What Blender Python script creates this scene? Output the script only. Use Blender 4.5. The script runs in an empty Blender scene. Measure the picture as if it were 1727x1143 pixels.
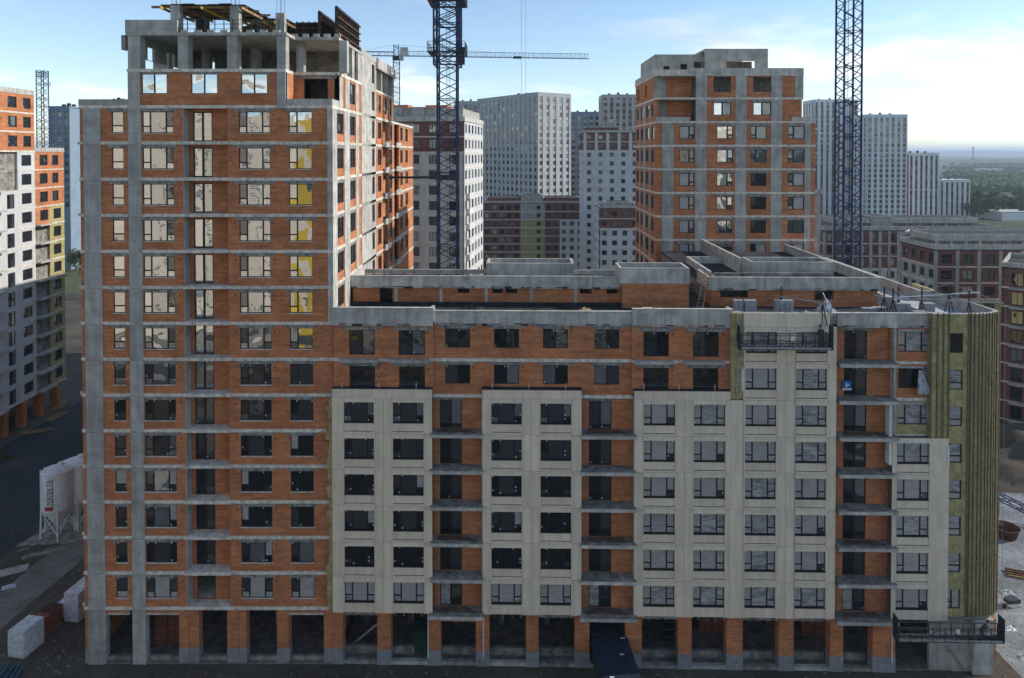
import bpy, bmesh, math, random
from mathutils import Vector, Matrix
R = math.radians
rnd = random.Random(7)
SC = bpy.context.scene
COL = SC.collection

# ------------------------------------------------------------------ camera, sky, sun, exposure
F, W0, H0 = 1150.0, 1727.0, 1143.0
HORY, PITCH, D, ZC = 258.0, R(1.0), 56.5, 42.9
AXY = HORY + F * math.tan(PITCH)
cam = bpy.data.cameras.new('camera'); camo = bpy.data.objects.new('camera', cam); COL.objects.link(camo)
camo.location = (0, -D, ZC); camo.rotation_euler = (R(90) - PITCH, 0, 0)
cam.sensor_fit = 'HORIZONTAL'; cam.sensor_width = 36; cam.lens = 36 * F / W0
cam.shift_y = -(H0 / 2 - AXY) / W0
cam.clip_start = 0.5; cam.clip_end = 60000
SC.camera = camo
SC.cycles.max_bounces = 6; SC.cycles.diffuse_bounces = 3; SC.cycles.glossy_bounces = 3; SC.cycles.volume_bounces = 0

SUN_AZ, SUN_EL = R(6), R(31)          # azimuth measured from +X (right) towards +Y (behind the block)
world = bpy.data.worlds.new('World'); SC.world = world; world.use_nodes = True
wn, wl = world.node_tree.nodes, world.node_tree.links
wn.clear()
wo = wn.new('ShaderNodeOutputWorld'); wb = wn.new('ShaderNodeBackground'); wb.inputs[1].default_value = 0.084
sky = wn.new('ShaderNodeTexSky'); sky.sky_type = 'NISHITA'; sky.sun_disc = False
sky.sun_elevation = SUN_EL; sky.sun_rotation = math.pi / 2 - SUN_AZ
sky.air_density = 0.95; sky.dust_density = 0.05; sky.ozone_density = 1.6; sky.altitude = 100
tc = wn.new('ShaderNodeTexCoord'); sep = wn.new('ShaderNodeSeparateXYZ'); wl.new(tc.outputs['Generated'], sep.inputs[0])
def wmath(op, a, b=None, clamp=False):
    n = wn.new('ShaderNodeMath'); n.operation = op; n.use_clamp = clamp
    for i, v in enumerate((a, b)):
        if v is None: continue
        if isinstance(v, (int, float)): n.inputs[i].default_value = v
        else: wl.new(v, n.inputs[i])
    return n.outputs[0]
zz = wmath('ADD', wmath('MAXIMUM', sep.outputs[2], 0.0), 0.10)
cx_ = wmath('DIVIDE', sep.outputs[0], zz); cy_ = wmath('DIVIDE', sep.outputs[1], zz)
comb = wn.new('ShaderNodeCombineXYZ'); wl.new(cx_, comb.inputs[0]); wl.new(cy_, comb.inputs[1])
comb.inputs[2].default_value = 5.1
nz = wn.new('ShaderNodeTexNoise'); nz.inputs['Scale'].default_value = 0.62; nz.inputs['Detail'].default_value = 9
nz.inputs['Roughness'].default_value = 0.56; nz.inputs['Distortion'].default_value = 0.25
wl.new(comb.outputs[0], nz.inputs['Vector'])
ramp = wn.new('ShaderNodeValToRGB'); wl.new(nz.outputs[0], ramp.inputs[0])
ramp.color_ramp.elements[0].position = 0.50; ramp.color_ramp.elements[1].position = 0.66
lowf = wmath('MULTIPLY', sep.outputs[2], 14.0, True)
cfac = wmath('MULTIPLY', wmath('MULTIPLY', ramp.outputs[0], lowf, True), 0.9)
# cloud white follows the brightness of the clear sky behind it
hs = wn.new('ShaderNodeHueSaturation'); hs.inputs['Saturation'].default_value = 0.16; hs.inputs['Value'].default_value = 1.12
wl.new(sky.outputs[0], hs.inputs['Color'])
nz2 = wn.new('ShaderNodeTexNoise'); nz2.inputs['Scale'].default_value = 1.5; nz2.inputs['Detail'].default_value = 7; wl.new(comb.outputs[0], nz2.inputs['Vector'])
cv = wn.new('ShaderNodeMapRange'); wl.new(nz2.outputs[0], cv.inputs[0]); cv.inputs[1].default_value = .35; cv.inputs[2].default_value = .65; cv.inputs[3].default_value = .78; cv.inputs[4].default_value = 1.35
wl.new(cv.outputs[0], hs.inputs['Value'])
mixw = wn.new('ShaderNodeMix'); mixw.data_type = 'RGBA'
wl.new(cfac, mixw.inputs['Factor']); wl.new(sky.outputs[0], mixw.inputs['A']); wl.new(hs.outputs[0], mixw.inputs['B'])
wl.new(mixw.outputs['Result'], wb.inputs[0]); wl.new(wb.outputs[0], wo.inputs[0])

sl = bpy.data.lights.new('sun', 'SUN'); sl.energy = 2.1; sl.angle = R(0.5); sl.color = (1, 0.95, 0.88)
so = bpy.data.objects.new('sun', sl); COL.objects.link(so)
sd = Vector((math.cos(SUN_AZ) * math.cos(SUN_EL), math.sin(SUN_AZ) * math.cos(SUN_EL), math.sin(SUN_EL)))
so.rotation_euler = sd.to_track_quat('Z', 'Y').to_euler(); so.location = (200, 80, 160)
SC.view_settings.view_transform = 'Standard'; SC.view_settings.look = 'None'
SC.view_settings.exposure = 1.15; SC.view_settings.gamma = 1; SC.view_settings.use_curve_mapping = False

# ------------------------------------------------------------------ pixel -> place helpers (photo pixels, real distances)
CP, SP = math.cos(PITCH), math.sin(PITCH)
def ray(px, py):
    u = (px - W0 / 2) / F; v = (AXY - py) / F
    return u, v * SP + CP, v * CP - SP
def at(px, py, Y):
    d = ray(px, py); t = (Y + D) / d[1]
    return d[0] * t, ZC + d[2] * t
def X_(px, Y, py=600): return at(px, py, Y)[0]
def Z_(py, Y): return at(863, py, Y)[1]
def ground(px, py, z=0.0):
    d = ray(px, py); t = (z - ZC) / d[2]
    return d[0] * t, -D + d[1] * t
def fx(px, ox, oy, ang, yl=0.0, py=780):       # local x on a turned facade
    d = ray(px, py); s, c = math.sin(ang), math.cos(ang)
    t = (yl + (0 - ox) * s - (-D - oy) * c) / (-d[0] * s + d[1] * c)
    X, Y = d[0] * t, -D + d[1] * t
    return (X - ox) * c + (Y - oy) * s

# ------------------------------------------------------------------ materials
def mat(name, col, rough=0.85, nscale=1.2, namt=0.22, col2=None, form=0.0, streak=0.0, metallic=0.0, bump=0.15, fine=18.0, var=0.06, spec=0.3):
    m = bpy.data.materials.new(name); m.use_nodes = True
    n, l = m.node_tree.nodes, m.node_tree.links
    b = n['Principled BSDF']; b.inputs['Roughness'].default_value = rough; b.inputs['Metallic'].default_value = metallic
    b.inputs['Specular IOR Level'].default_value = spec
    t = n.new('ShaderNodeTexCoord'); oi = n.new('ShaderNodeObjectInfo')
    off = n.new('ShaderNodeVectorMath'); off.operation = 'MULTIPLY_ADD'
    cb = n.new('ShaderNodeCombineXYZ'); l.new(oi.outputs['Random'], cb.inputs[0]); l.new(oi.outputs['Random'], cb.inputs[2])
    l.new(cb.outputs[0], off.inputs[0]); off.inputs[1].default_value = (37, 11, 23); l.new(t.outputs['Object'], off.inputs[2])
    a = n.new('ShaderNodeTexNoise'); a.inputs['Scale'].default_value = nscale; a.inputs['Detail'].default_value = 6
    a.inputs['Roughness'].default_value = 0.65; l.new(off.outputs[0], a.inputs['Vector'])
    f = n.new('ShaderNodeTexNoise'); f.inputs['Scale'].default_value = fine; f.inputs['Detail'].default_value = 4
    l.new(off.outputs[0], f.inputs['Vector'])
    r = n.new('ShaderNodeValToRGB'); l.new(a.outputs[0], r.inputs[0])
    c2 = col2 or tuple(c * (1 - namt * 1.6) for c in col)
    r.color_ramp.elements[0].position = 0.33; r.color_ramp.elements[1].position = 0.68
    r.color_ramp.elements[0].color = (*c2, 1); r.color_ramp.elements[1].color = (*[min(1, c * (1 + namt * .5)) for c in col], 1)
    out = r.outputs[0]
    mx = n.new('ShaderNodeMix'); mx.data_type = 'RGBA'; mx.blend_type = 'MULTIPLY'; mx.inputs['Factor'].default_value = 1
    mr = n.new('ShaderNodeMapRange'); l.new(f.outputs[0], mr.inputs[0]); mr.inputs[3].default_value = 1 - namt * .7; mr.inputs[4].default_value = 1 + namt * .7
    l.new(out, mx.inputs['A']); l.new(mr.outputs[0], mx.inputs['B']); out = mx.outputs['Result']
    if streak:
        mp = n.new('ShaderNodeMapping'); mp.inputs['Scale'].default_value = (2.2, 2.2, 0.16); l.new(off.outputs[0], mp.inputs[0])
        s = n.new('ShaderNodeTexNoise'); s.inputs['Scale'].default_value = 1.0; s.inputs['Detail'].default_value = 5; l.new(mp.outputs[0], s.inputs['Vector'])
        sr = n.new('ShaderNodeMapRange'); l.new(s.outputs[0], sr.inputs[0]); sr.inputs[1].default_value = .38; sr.inputs[2].default_value = .62
        sr.inputs[3].default_value = 1 - streak; sr.inputs[4].default_value = 1.05
        m2 = n.new('ShaderNodeMix'); m2.data_type = 'RGBA'; m2.blend_type = 'MULTIPLY'; m2.inputs['Factor'].default_value = 1
        l.new(out, m2.inputs['A']); l.new(sr.outputs[0], m2.inputs['B']); out = m2.outputs['Result']
    if form:      # board joints and pour lines left by the formwork
        s3 = n.new('ShaderNodeSeparateXYZ'); l.new(t.outputs['Object'], s3.inputs[0]); a3 = n.new('ShaderNodeMath'); a3.operation = 'ADD'
        l.new(s3.outputs[0], a3.inputs[0]); l.new(s3.outputs[1], a3.inputs[1]); c3 = n.new('ShaderNodeCombineXYZ'); l.new(a3.outputs[0], c3.inputs[0]); l.new(s3.outputs[2], c3.inputs[1])
        k3 = n.new('ShaderNodeTexBrick'); l.new(c3.outputs[0], k3.inputs['Vector']); k3.inputs['Scale'].default_value = 1; k3.inputs['Brick Width'].default_value = 1.2; k3.inputs['Row Height'].default_value = .9; k3.offset = 0
        k3.inputs['Mortar Size'].default_value = .02; k3.inputs['Color1'].default_value = (1,1,1,1); k3.inputs['Color2'].default_value = (1-form*.6,)*3+(1,); k3.inputs['Mortar'].default_value = (1-form*1.6,)*3+(1,)
        m4 = n.new('ShaderNodeMix'); m4.data_type = 'RGBA'; m4.blend_type = 'MULTIPLY'; m4.inputs['Factor'].default_value = 1
        l.new(out, m4.inputs['A']); l.new(k3.outputs[0], m4.inputs['B']); out = m4.outputs['Result']
    if var:
        vr = n.new('ShaderNodeMapRange'); l.new(oi.outputs['Random'], vr.inputs[0]); vr.inputs[3].default_value = 1 - var; vr.inputs[4].default_value = 1 + var
        m3 = n.new('ShaderNodeMix'); m3.data_type = 'RGBA'; m3.blend_type = 'MULTIPLY'; m3.inputs['Factor'].default_value = 1
        l.new(out, m3.inputs['A']); l.new(vr.outputs[0], m3.inputs['B']); out = m3.outputs['Result']
    l.new(out, b.inputs['Base Color'])
    if bump:
        bp = n.new('ShaderNodeBump'); bp.inputs['Strength'].default_value = bump; bp.inputs['Distance'].default_value = 0.03
        l.new(f.outputs[0], bp.inputs['Height']); l.new(bp.outputs[0], b.inputs['Normal'])
    return m

def brickmat(name, c1, c2, mortar, bw=0.39, bh=0.235):
    m = bpy.data.materials.new(name); m.use_nodes = True
    n, l = m.node_tree.nodes, m.node_tree.links
    b = n['Principled BSDF']; b.inputs['Roughness'].default_value = 0.9; b.inputs['Specular IOR Level'].default_value = 0.2
    t = n.new('ShaderNodeTexCoord'); s = n.new('ShaderNodeSeparateXYZ'); l.new(t.outputs['Object'], s.inputs[0])
    ad = n.new('ShaderNodeMath'); ad.operation = 'ADD'; l.new(s.outputs[0], ad.inputs[0]); l.new(s.outputs[1], ad.inputs[1])
    c = n.new('ShaderNodeCombineXYZ'); l.new(ad.outputs[0], c.inputs[0]); l.new(s.outputs[2], c.inputs[1])
    k = n.new('ShaderNodeTexBrick'); l.new(c.outputs[0], k.inputs['Vector'])
    k.inputs['Scale'].default_value = 1; k.inputs['Brick Width'].default_value = bw; k.inputs['Row Height'].default_value = bh
    k.inputs['Mortar Size'].default_value = 0.013; k.inputs['Mortar Smooth'].default_value = 0.3; k.inputs['Bias'].default_value = 0
    k.inputs['Color1'].default_value = (*c1, 1); k.inputs['Color2'].default_value = (*c2, 1); k.inputs['Mortar'].default_value = (*mortar, 1)
    a = n.new('ShaderNodeTexNoise'); a.inputs['Scale'].default_value = 0.55; a.inputs['Detail'].default_value = 6; a.inputs['Roughness'].default_value = .7
    oi = n.new('ShaderNodeObjectInfo'); cb = n.new('ShaderNodeCombineXYZ'); l.new(oi.outputs['Random'], cb.inputs[1])
    off = n.new('ShaderNodeVectorMath'); off.operation = 'MULTIPLY_ADD'; l.new(cb.outputs[0], off.inputs[0]); off.inputs[1].default_value = (0, 90, 0)
    l.new(t.outputs['Object'], off.inputs[2]); l.new(off.outputs[0], a.inputs['Vector'])
    mr = n.new('ShaderNodeMapRange'); l.new(a.outputs[0], mr.inputs[0]); mr.inputs[1].default_value = .3; mr.inputs[2].default_value = .7
    mr.inputs[3].default_value = 0.74; mr.inputs[4].default_value = 1.2
    mx = n.new('ShaderNodeMix'); mx.data_type = 'RGBA'; mx.blend_type = 'MULTIPLY'; mx.inputs['Factor'].default_value = 1
    l.new(k.outputs[0], mx.inputs['A']); l.new(mr.outputs[0], mx.inputs['B'])
    # courses of differing firing, and pale lime bloom
    mp = n.new('ShaderNodeMapping'); mp.inputs['Scale'].default_value = (0.35, 0.35, 3.2); l.new(off.outputs[0], mp.inputs[0])
    w = n.new('ShaderNodeTexNoise'); w.inputs['Scale'].default_value = 1.3; w.inputs['Detail'].default_value = 3; l.new(mp.outputs[0], w.inputs['Vector'])
    wr = n.new('ShaderNodeMapRange'); l.new(w.outputs[0], wr.inputs[0]); wr.inputs[1].default_value = .35; wr.inputs[2].default_value = .65
    wr.inputs[3].default_value = .84; wr.inputs[4].default_value = 1.12
    m2 = n.new('ShaderNodeMix'); m2.data_type = 'RGBA'; m2.blend_type = 'MULTIPLY'; m2.inputs['Factor'].default_value = 1
    l.new(mx.outputs['Result'], m2.inputs['A']); l.new(wr.outputs[0], m2.inputs['B'])
    e = n.new('ShaderNodeTexNoise'); e.inputs['Scale'].default_value = 1.7; e.inputs['Detail'].default_value = 8; e.inputs['Roughness'].default_value = .75
    l.new(off.outputs[0], e.inputs['Vector'])
    er = n.new('ShaderNodeMapRange'); l.new(e.outputs[0], er.inputs[0]); er.inputs[1].default_value = .60; er.inputs[2].default_value = .78; er.inputs[4].default_value = .35
    m3 = n.new('ShaderNodeMix'); m3.data_type = 'RGBA'; l.new(er.outputs[0], m3.inputs['Factor']); l.new(m2.outputs['Result'], m3.inputs['A'])
    m3.inputs['B'].default_value = (.42, .33, .27, 1)
    l.new(m3.outputs['Result'], b.inputs['Base Color'])
    bp = n.new('ShaderNodeBump'); bp.inputs['Strength'].default_value = .5; bp.inputs['Distance'].default_value = .02; bp.invert = True
    l.new(k.outputs['Fac'], bp.inputs['Height']); l.new(bp.outputs[0], b.inputs['Normal'])
    return m

def glassmat(name, base, refl, rough=0.02, wav=0.02, tint=(.9, .93, .95), film=0.0):
    m = bpy.data.materials.new(name); m.use_nodes = True
    n, l = m.node_tree.nodes, m.node_tree.links
    n.remove(n['Principled BSDF']); out = n['Material Output']
    df = n.new('ShaderNodeBsdfDiffuse'); df.inputs[0].default_value = (*base, 1)
    gl = n.new('ShaderNodeBsdfGlossy'); gl.inputs['Roughness'].default_value = rough; gl.inputs[0].default_value = (*tint, 1)
    mx = n.new('ShaderNodeMixShader')
    t = n.new('ShaderNodeTexCoord'); oi = n.new('ShaderNodeObjectInfo')
    cb = n.new('ShaderNodeCombineXYZ'); l.new(oi.outputs['Random'], cb.inputs[0]); l.new(oi.outputs['Random'], cb.inputs[2])
    off = n.new('ShaderNodeVectorMath'); off.operation = 'MULTIPLY_ADD'; off.inputs[1].default_value = (61, 7, 41)
    l.new(cb.outputs[0], off.inputs[0]); l.new(t.outputs['Object'], off.inputs[2])
    a = n.new('ShaderNodeTexNoise'); a.inputs['Scale'].default_value = 0.7; a.inputs['Detail'].default_value = 0.6; l.new(off.outputs[0], a.inputs['Vector'])
    bp = n.new('ShaderNodeBump'); bp.inputs['Strength'].default_value = 1.0; bp.inputs['Distance'].default_value = wav
    l.new(a.outputs[0], bp.inputs['Height']); l.new(bp.outputs[0], gl.inputs['Normal'])
    lw = n.new('ShaderNodeFresnel'); lw.inputs[0].default_value = 1.5
    v = n.new('ShaderNodeMapRange'); l.new(oi.outputs['Random'], v.inputs[0]); v.inputs[3].default_value = refl * .8; v.inputs[4].default_value = refl * 1.15
    ad = n.new('ShaderNodeMath'); ad.operation = 'ADD'; ad.use_clamp = True; l.new(lw.outputs[0], ad.inputs[0]); l.new(v.outputs[0], ad.inputs[1])
    l.new(ad.outputs[0], mx.inputs[0])
    if film:      # crumpled protective film stuck to the inside of the pane
        mp = n.new('ShaderNodeMapping'); mp.inputs['Rotation'].default_value = (0, .5, 0); mp.inputs['Scale'].default_value = (1.2, 1, 4); l.new(off.outputs[0], mp.inputs[0])
        f = n.new('ShaderNodeTexNoise'); f.inputs['Scale'].default_value = .8; f.inputs['Detail'].default_value = 4; f.inputs['Distortion'].default_value = 1.0
        l.new(mp.outputs[0], f.inputs['Vector'])
        r = n.new('ShaderNodeValToRGB'); l.new(f.outputs[0], r.inputs[0])
        r.color_ramp.elements[0].position = .3; r.color_ramp.elements[1].position = .72
        r.color_ramp.elements[0].color = (*[c * (1 - film) for c in base], 1); r.color_ramp.elements[1].color = (*[c * (1 + film) for c in base], 1)
        l.new(r.outputs[0], df.inputs[0])
    l.new(df.outputs[0], mx.inputs[1]); l.new(gl.outputs[0], mx.inputs[2]); l.new(mx.outputs[0], out.inputs[0])
    return m

M = {}
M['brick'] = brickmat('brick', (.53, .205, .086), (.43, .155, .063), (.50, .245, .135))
M['brickshade'] = brickmat('brick_shade_tone', (.22, .092, .064), (.17, .068, .048), (.22, .14, .11))  # same brick, with the shade on the blocks behind put into its colour
M['conc'] = mat('concrete', (.475, .455, .405), streak=.16, nscale=.7, namt=.22, var=.13, form=.14)
M['concd'] = mat('concrete_rough', (.34, .315, .27), streak=.25, nscale=1.4, namt=.38)
M['concl'] = mat('concrete_pale', (.57, .54, .475), streak=.2, nscale=.8, namt=.24, var=.1, form=.14)
M['slab'] = mat('slab_edge', (.74, .67, .555), nscale=2.2, namt=.3)
M['lintel'] = mat('lintel', (.34, .32, .285), nscale=2.5, namt=.45)
M['inside'] = mat('raw_interior_dimmed', (.23, .20, .17), nscale=1.4, namt=.38)  # concrete colour darkened to stand in for unlit, dirty rooms
M['plinth'] = mat('plinth_paint', (.27, .275, .28), nscale=1.5, namt=.2)
M['panel'] = mat('cladding_cream', (.76, .635, .48), rough=.6, nscale=.35, namt=.09, streak=.09, bump=.03, var=.055)
M['panelw'] = mat('cladding_white', (.58, .575, .555), rough=.6, nscale=.4, namt=.1, streak=.08, bump=.03, var=.03)
M['backing'] = mat('joint_shadow_gap', (.10, .095, .085))
M['wool'] = mat('mineral_wool', (.43, .365, .165), nscale=1.8, namt=.25, fine=30, bump=.3, var=.12)
M['railm'] = mat('olive_rail', (.20, .175, .095), nscale=3, namt=.3)
M['frame'] = mat('dark_frame', (.022, .023, .027), rough=.45, namt=.2, bump=0)
M['metal'] = mat('galvanised', (.45, .46, .47), rough=.4, metallic=.6, namt=.2, bump=.05)
M['dark'] = mat('dark_steel', (.045, .048, .055), rough=.55, namt=.35, bump=.1)
M['blue'] = mat('crane_blue', (.016, .036, .11), rough=.5, namt=.3, bump=.05)
M['white'] = mat('white_paint', (.72, .72, .70), rough=.5, namt=.1, bump=.03, streak=.12)
M['timber'] = mat('timber', (.34, .235, .12), nscale=3, namt=.4)
M['ply'] = mat('formwork_ply', (.085, .062, .045), nscale=2.5, namt=.5)
M['yellow'] = mat('yellow_timber_beam', (.65, .42, .04), rough=.6)
M['bitumen'] = mat('bitumen_roof', (.036, .038, .043), nscale=.5, namt=.5, fine=6)
M['screed'] = mat('screed_roof', (.46, .455, .44), nscale=.6, namt=.25)
M['film'] = mat('plastic_sheet', (.55, .57, .60), rough=.25, nscale=3, namt=.35, fine=8, bump=.8, spec=.6)
M['wrap'] = mat('pallet_wrap', (.58, .59, .62), rough=.3, nscale=2, namt=.25, fine=10, bump=.6, spec=.6)
M['block'] = mat('aerated_block', (.42, .42, .42), nscale=3, namt=.3)
M['redblock'] = brickmat('stacked_bricks', (.30, .10, .055), (.24, .08, .045), (.06, .03, .025), .25, .14)
M['navy'] = mat('navy_tarpaulin', (.022, .034, .058), rough=.55, nscale=1.5, namt=.3, fine=5, bump=.5)
M['green'] = mat('green_paint', (.03, .075, .06), rough=.5, namt=.4)
M['rust'] = mat('rusty_steel', (.15, .07, .04), nscale=3, namt=.5)
M['pipe'] = mat('blue_green_pipe', (.03, .10, .15), rough=.4, namt=.2)
M['skin'] = mat('skin', (.45, .27, .19), rough=.6, namt=.05, bump=0)
M['work'] = mat('work_jacket', (.13, .10, .085), nscale=6, namt=.3)
M['trous'] = mat('work_trousers', (.06, .065, .08), nscale=6, namt=.3)
M['hat'] = mat('helmet_plastic', (.55, .20, .04), rough=.4)
M['red'] = mat('red_print', (.45, .05, .03), rough=.6, bump=0)
M['black'] = mat('black_print', (.02, .02, .02), rough=.6, bump=0)
M['bluebag'] = mat('blue_print', (.02, .14, .45), rough=.5, bump=0)
M['greyblue'] = mat('blue_grey_render', (.21, .27, .33), nscale=.3, namt=.08, bump=0)
M['farwhite'] = mat('far_white_render', (.74, .74, .73), nscale=.2, namt=.08, bump=0, var=0)
M['fargrey'] = mat('far_grey_render', (.46, .455, .44), nscale=.2, namt=.1, bump=0, var=0)
M['farred'] = mat('far_red_panel', (.20, .105, .085), nscale=.5, namt=.2, bump=0)
M['mast'] = mat('antenna_steel', (.3, .28, .28))
M['refl'] = glassmat('glass_reflective', (.022, .026, .03), .66, wav=.02)
M['refl2'] = glassmat('glass_reflective_wavy', (.03, .034, .036), .58, wav=.06)
M['dglass'] = glassmat('glass_dark', (.008, .009, .011), .03, wav=.035)
M['mglass'] = glassmat('glass_mid', (.016, .018, .020), .15, wav=.04)
M['fglass'] = glassmat('glass_filmed', (.37, .345, .32), .03, rough=.2, film=.14)
M['wglass'] = glassmat('glass_wrapped', (.32, .31, .30), .08, rough=.15, film=.55)
M['farglass'] = glassmat('glass_far', (.022, .027, .035), .05)

# ------------------------------------------------------------------ mesh helpers
class MB:
    def __init__(s): s.v = []; s.f = []
    def box(s, x0, x1, y0, y1, z0, z1):
        b = len(s.v)
        s.v += [(x0,y0,z0),(x1,y0,z0),(x1,y1,z0),(x0,y1,z0),(x0,y0,z1),(x1,y0,z1),(x1,y1,z1),(x0,y1,z1)]
        s.f += [tuple(b+i for i in q) for q in ((0,3,2,1),(4,5,6,7),(0,1,5,4),(1,2,6,5),(2,3,7,6),(3,0,4,7))]
        return s
    def quad(s, *p):
        b = len(s.v); s.v += [tuple(q) for q in p]; s.f.append(tuple(range(b, b+len(p)))); return s
    def bar(s, p, q, w, w2=None):
        p, q = Vector(p), Vector(q); d = q - p
        if d.length < 1e-6: return s
        d.normalize(); up = Vector((0,0,1)) if abs(d.z) < .9 else Vector((1,0,0))
        a = d.cross(up).normalized() * w / 2; c = d.cross(a).normalized() * (w2 or w) / 2
        b = len(s.v)
        for o in (p, q):
            for i, j in ((-1,-1),(1,-1),(1,1),(-1,1)): s.v.append(tuple(o + a*i + c*j))
        s.f += [tuple(b+i for i in k) for k in ((0,1,2,3),(7,6,5,4),(0,4,5,1),(1,5,6,2),(2,6,7,3),(3,7,4,0))]
        return s
    def tube(s, p, q, r, r2=None, n=10, caps=True):
        p, q = Vector(p), Vector(q); d = (q-p).normalized(); r2 = r if r2 is None else r2
        up = Vector((0,0,1)) if abs(d.z) < .9 else Vector((1,0,0)); a = d.cross(up).normalized(); c = d.cross(a)
        b = len(s.v)
        for o, rr in ((p, r), (q, r2)):
            for i in range(n):
                t = 2*math.pi*i/n; s.v.append(tuple(o + (a*math.cos(t)+c*math.sin(t))*rr))
        for i in range(n): s.f.append((b+i, b+(i+1)%n, b+n+(i+1)%n, b+n+i))
        if caps: s.f += [tuple(b+i for i in range(n))[::-1], tuple(b+n+i for i in range(n))]
        return s
    def lathe(s, prof, n=20, cx=0, cy=0):
        b = len(s.v)
        for r, z in prof:
            for i in range(n): t = 2*math.pi*i/n; s.v.append((cx+r*math.cos(t), cy+r*math.sin(t), z))
        for k in range(len(prof)-1):
            for i in range(n): s.f.append((b+k*n+i, b+k*n+(i+1)%n, b+(k+1)*n+(i+1)%n, b+(k+1)*n+i))
        return s
    def prism(s, pts, z0, z1):
        b = len(s.v); n = len(pts)
        s.v += [(x,y,z0) for x,y in pts] + [(x,y,z1) for x,y in pts]
        s.f += [tuple(b+i for i in range(n))[::-1], tuple(b+n+i for i in range(n))]
        for i in range(n): s.f.append((b+i, b+(i+1)%n, b+n+(i+1)%n, b+n+i))
        return s
    def mesh(s, name, m):
        me = bpy.data.meshes.new(name); me.from_pydata(s.v, [], s.f); me.update()
        bm = bmesh.new(); bm.from_mesh(me); bmesh.ops.recalc_face_normals(bm, faces=bm.faces); bm.to_mesh(me); bm.free()
        if m: me.materials.append(M[m] if isinstance(m, str) else m)
        return me
    def build(s, name, m, parent=None, face=None, loc=None, rz=None, smooth=False):
        me = s.mesh(name, m)
        if smooth:
            for p in me.polygons: p.use_smooth = True
        return place(name, me, parent, face, loc, rz)

class Face:      # a facade: x along it, y inwards, z up, in the coordinates of its building
    def __init__(s, x, y, deg): s.x, s.y, s.a = x, y, R(deg)
    def to(s, x, y, z=0):
        c, n = math.cos(s.a), math.sin(s.a); return (s.x + x*c - y*n, s.y + x*n + y*c, z)
FRONT = Face(0, 0, 0)
def place(name, me, parent=None, face=None, loc=None, rz=None, rot=None):
    o = bpy.data.objects.new(name, me); COL.objects.link(o); o.parent = parent
    if face is None: face = FRONT
    l = loc or (0, 0, 0)
    o.location = face.to(*l); o.rotation_euler = (rot[0] if rot else 0, rot[1] if rot else 0, face.a + (rz or 0))
    return o
def thing(name, label, cat, loc=(0,0,0), rz=0.0, group=None):
    o = bpy.data.objects.new(name, None); COL.objects.link(o); o.location = loc; o.rotation_euler = (0,0,rz)
    o.empty_display_size = .5
    return tag(o, label, cat, group)
def tag(o, label, cat, group=None):
    o['label'] = label; o['category'] = cat
    if group: o['group'] = group
    return o
def struct(o): o['kind'] = 'structure'; return o
def stuff(o, label=None): o['kind'] = 'stuff'; return o

def wall(x0, x1, z0, z1, holes=(), y0=0.0, y1=0.25, mb=None):
    """a wall slab with rectangular holes (x0,x1,z0,z1), reveals included"""
    mb = mb or MB()
    hs = [(max(a,x0), min(b,x1), max(c,z0), min(d,z1)) for a,b,c,d in holes]
    hs = [h for h in hs if h[1]-h[0] > .01 and h[3]-h[2] > .01]
    xs = sorted({x0,x1,*[round(h[0],4) for h in hs],*[round(h[1],4) for h in hs]})
    zs = sorted({z0,z1,*[round(h[2],4) for h in hs],*[round(h[3],4) for h in hs]})
    def solid(xc, zc): return not any(h[0] < xc < h[1] and h[2] < zc < h[3] for h in hs)
    for j in range(len(zs)-1):
        i = 0
        while i < len(xs)-1:
            zc = (zs[j]+zs[j+1])/2
            if not solid((xs[i]+xs[i+1])/2, zc): i += 1; continue
            k = i
            while k+1 < len(xs)-1 and solid((xs[k+1]+xs[k+2])/2, zc): k += 1
            a, b, c, d = xs[i], xs[k+1], zs[j], zs[j+1]
            mb.quad((a,y0,c),(b,y0,c),(b,y0,d),(a,y0,d)); mb.quad((b,y1,c),(a,y1,c),(a,y1,d),(b,y1,d))
            i = k+1
    for a,b,c,d in hs:
        if a > x0+.001: mb.quad((a,y0,c),(a,y0,d),(a,y1,d),(a,y1,c))
        if b < x1-.001: mb.quad((b,y0,c),(b,y1,c),(b,y1,d),(b,y0,d))
        if d < z1-.001: mb.quad((a,y0,d),(b,y0,d),(b,y1,d),(a,y1,d))
        if c > z0+.001: mb.quad((a,y0,c),(a,y1,c),(b,y1,c),(b,y0,c))
    mb.quad((x0,y0,z0),(x0,y1,z0),(x0,y1,z1),(x0,y0,z1)); mb.quad((x1,y0,z0),(x1,y0,z1),(x1,y1,z1),(x1,y1,z0))
    mb.quad((x0,y0,z1),(x0,y1,z1),(x1,y1,z1),(x1,y0,z1)); mb.quad((x0,y0,z0),(x1,y0,z0),(x1,y1,z0),(x0,y1,z0))
    return mb

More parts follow.
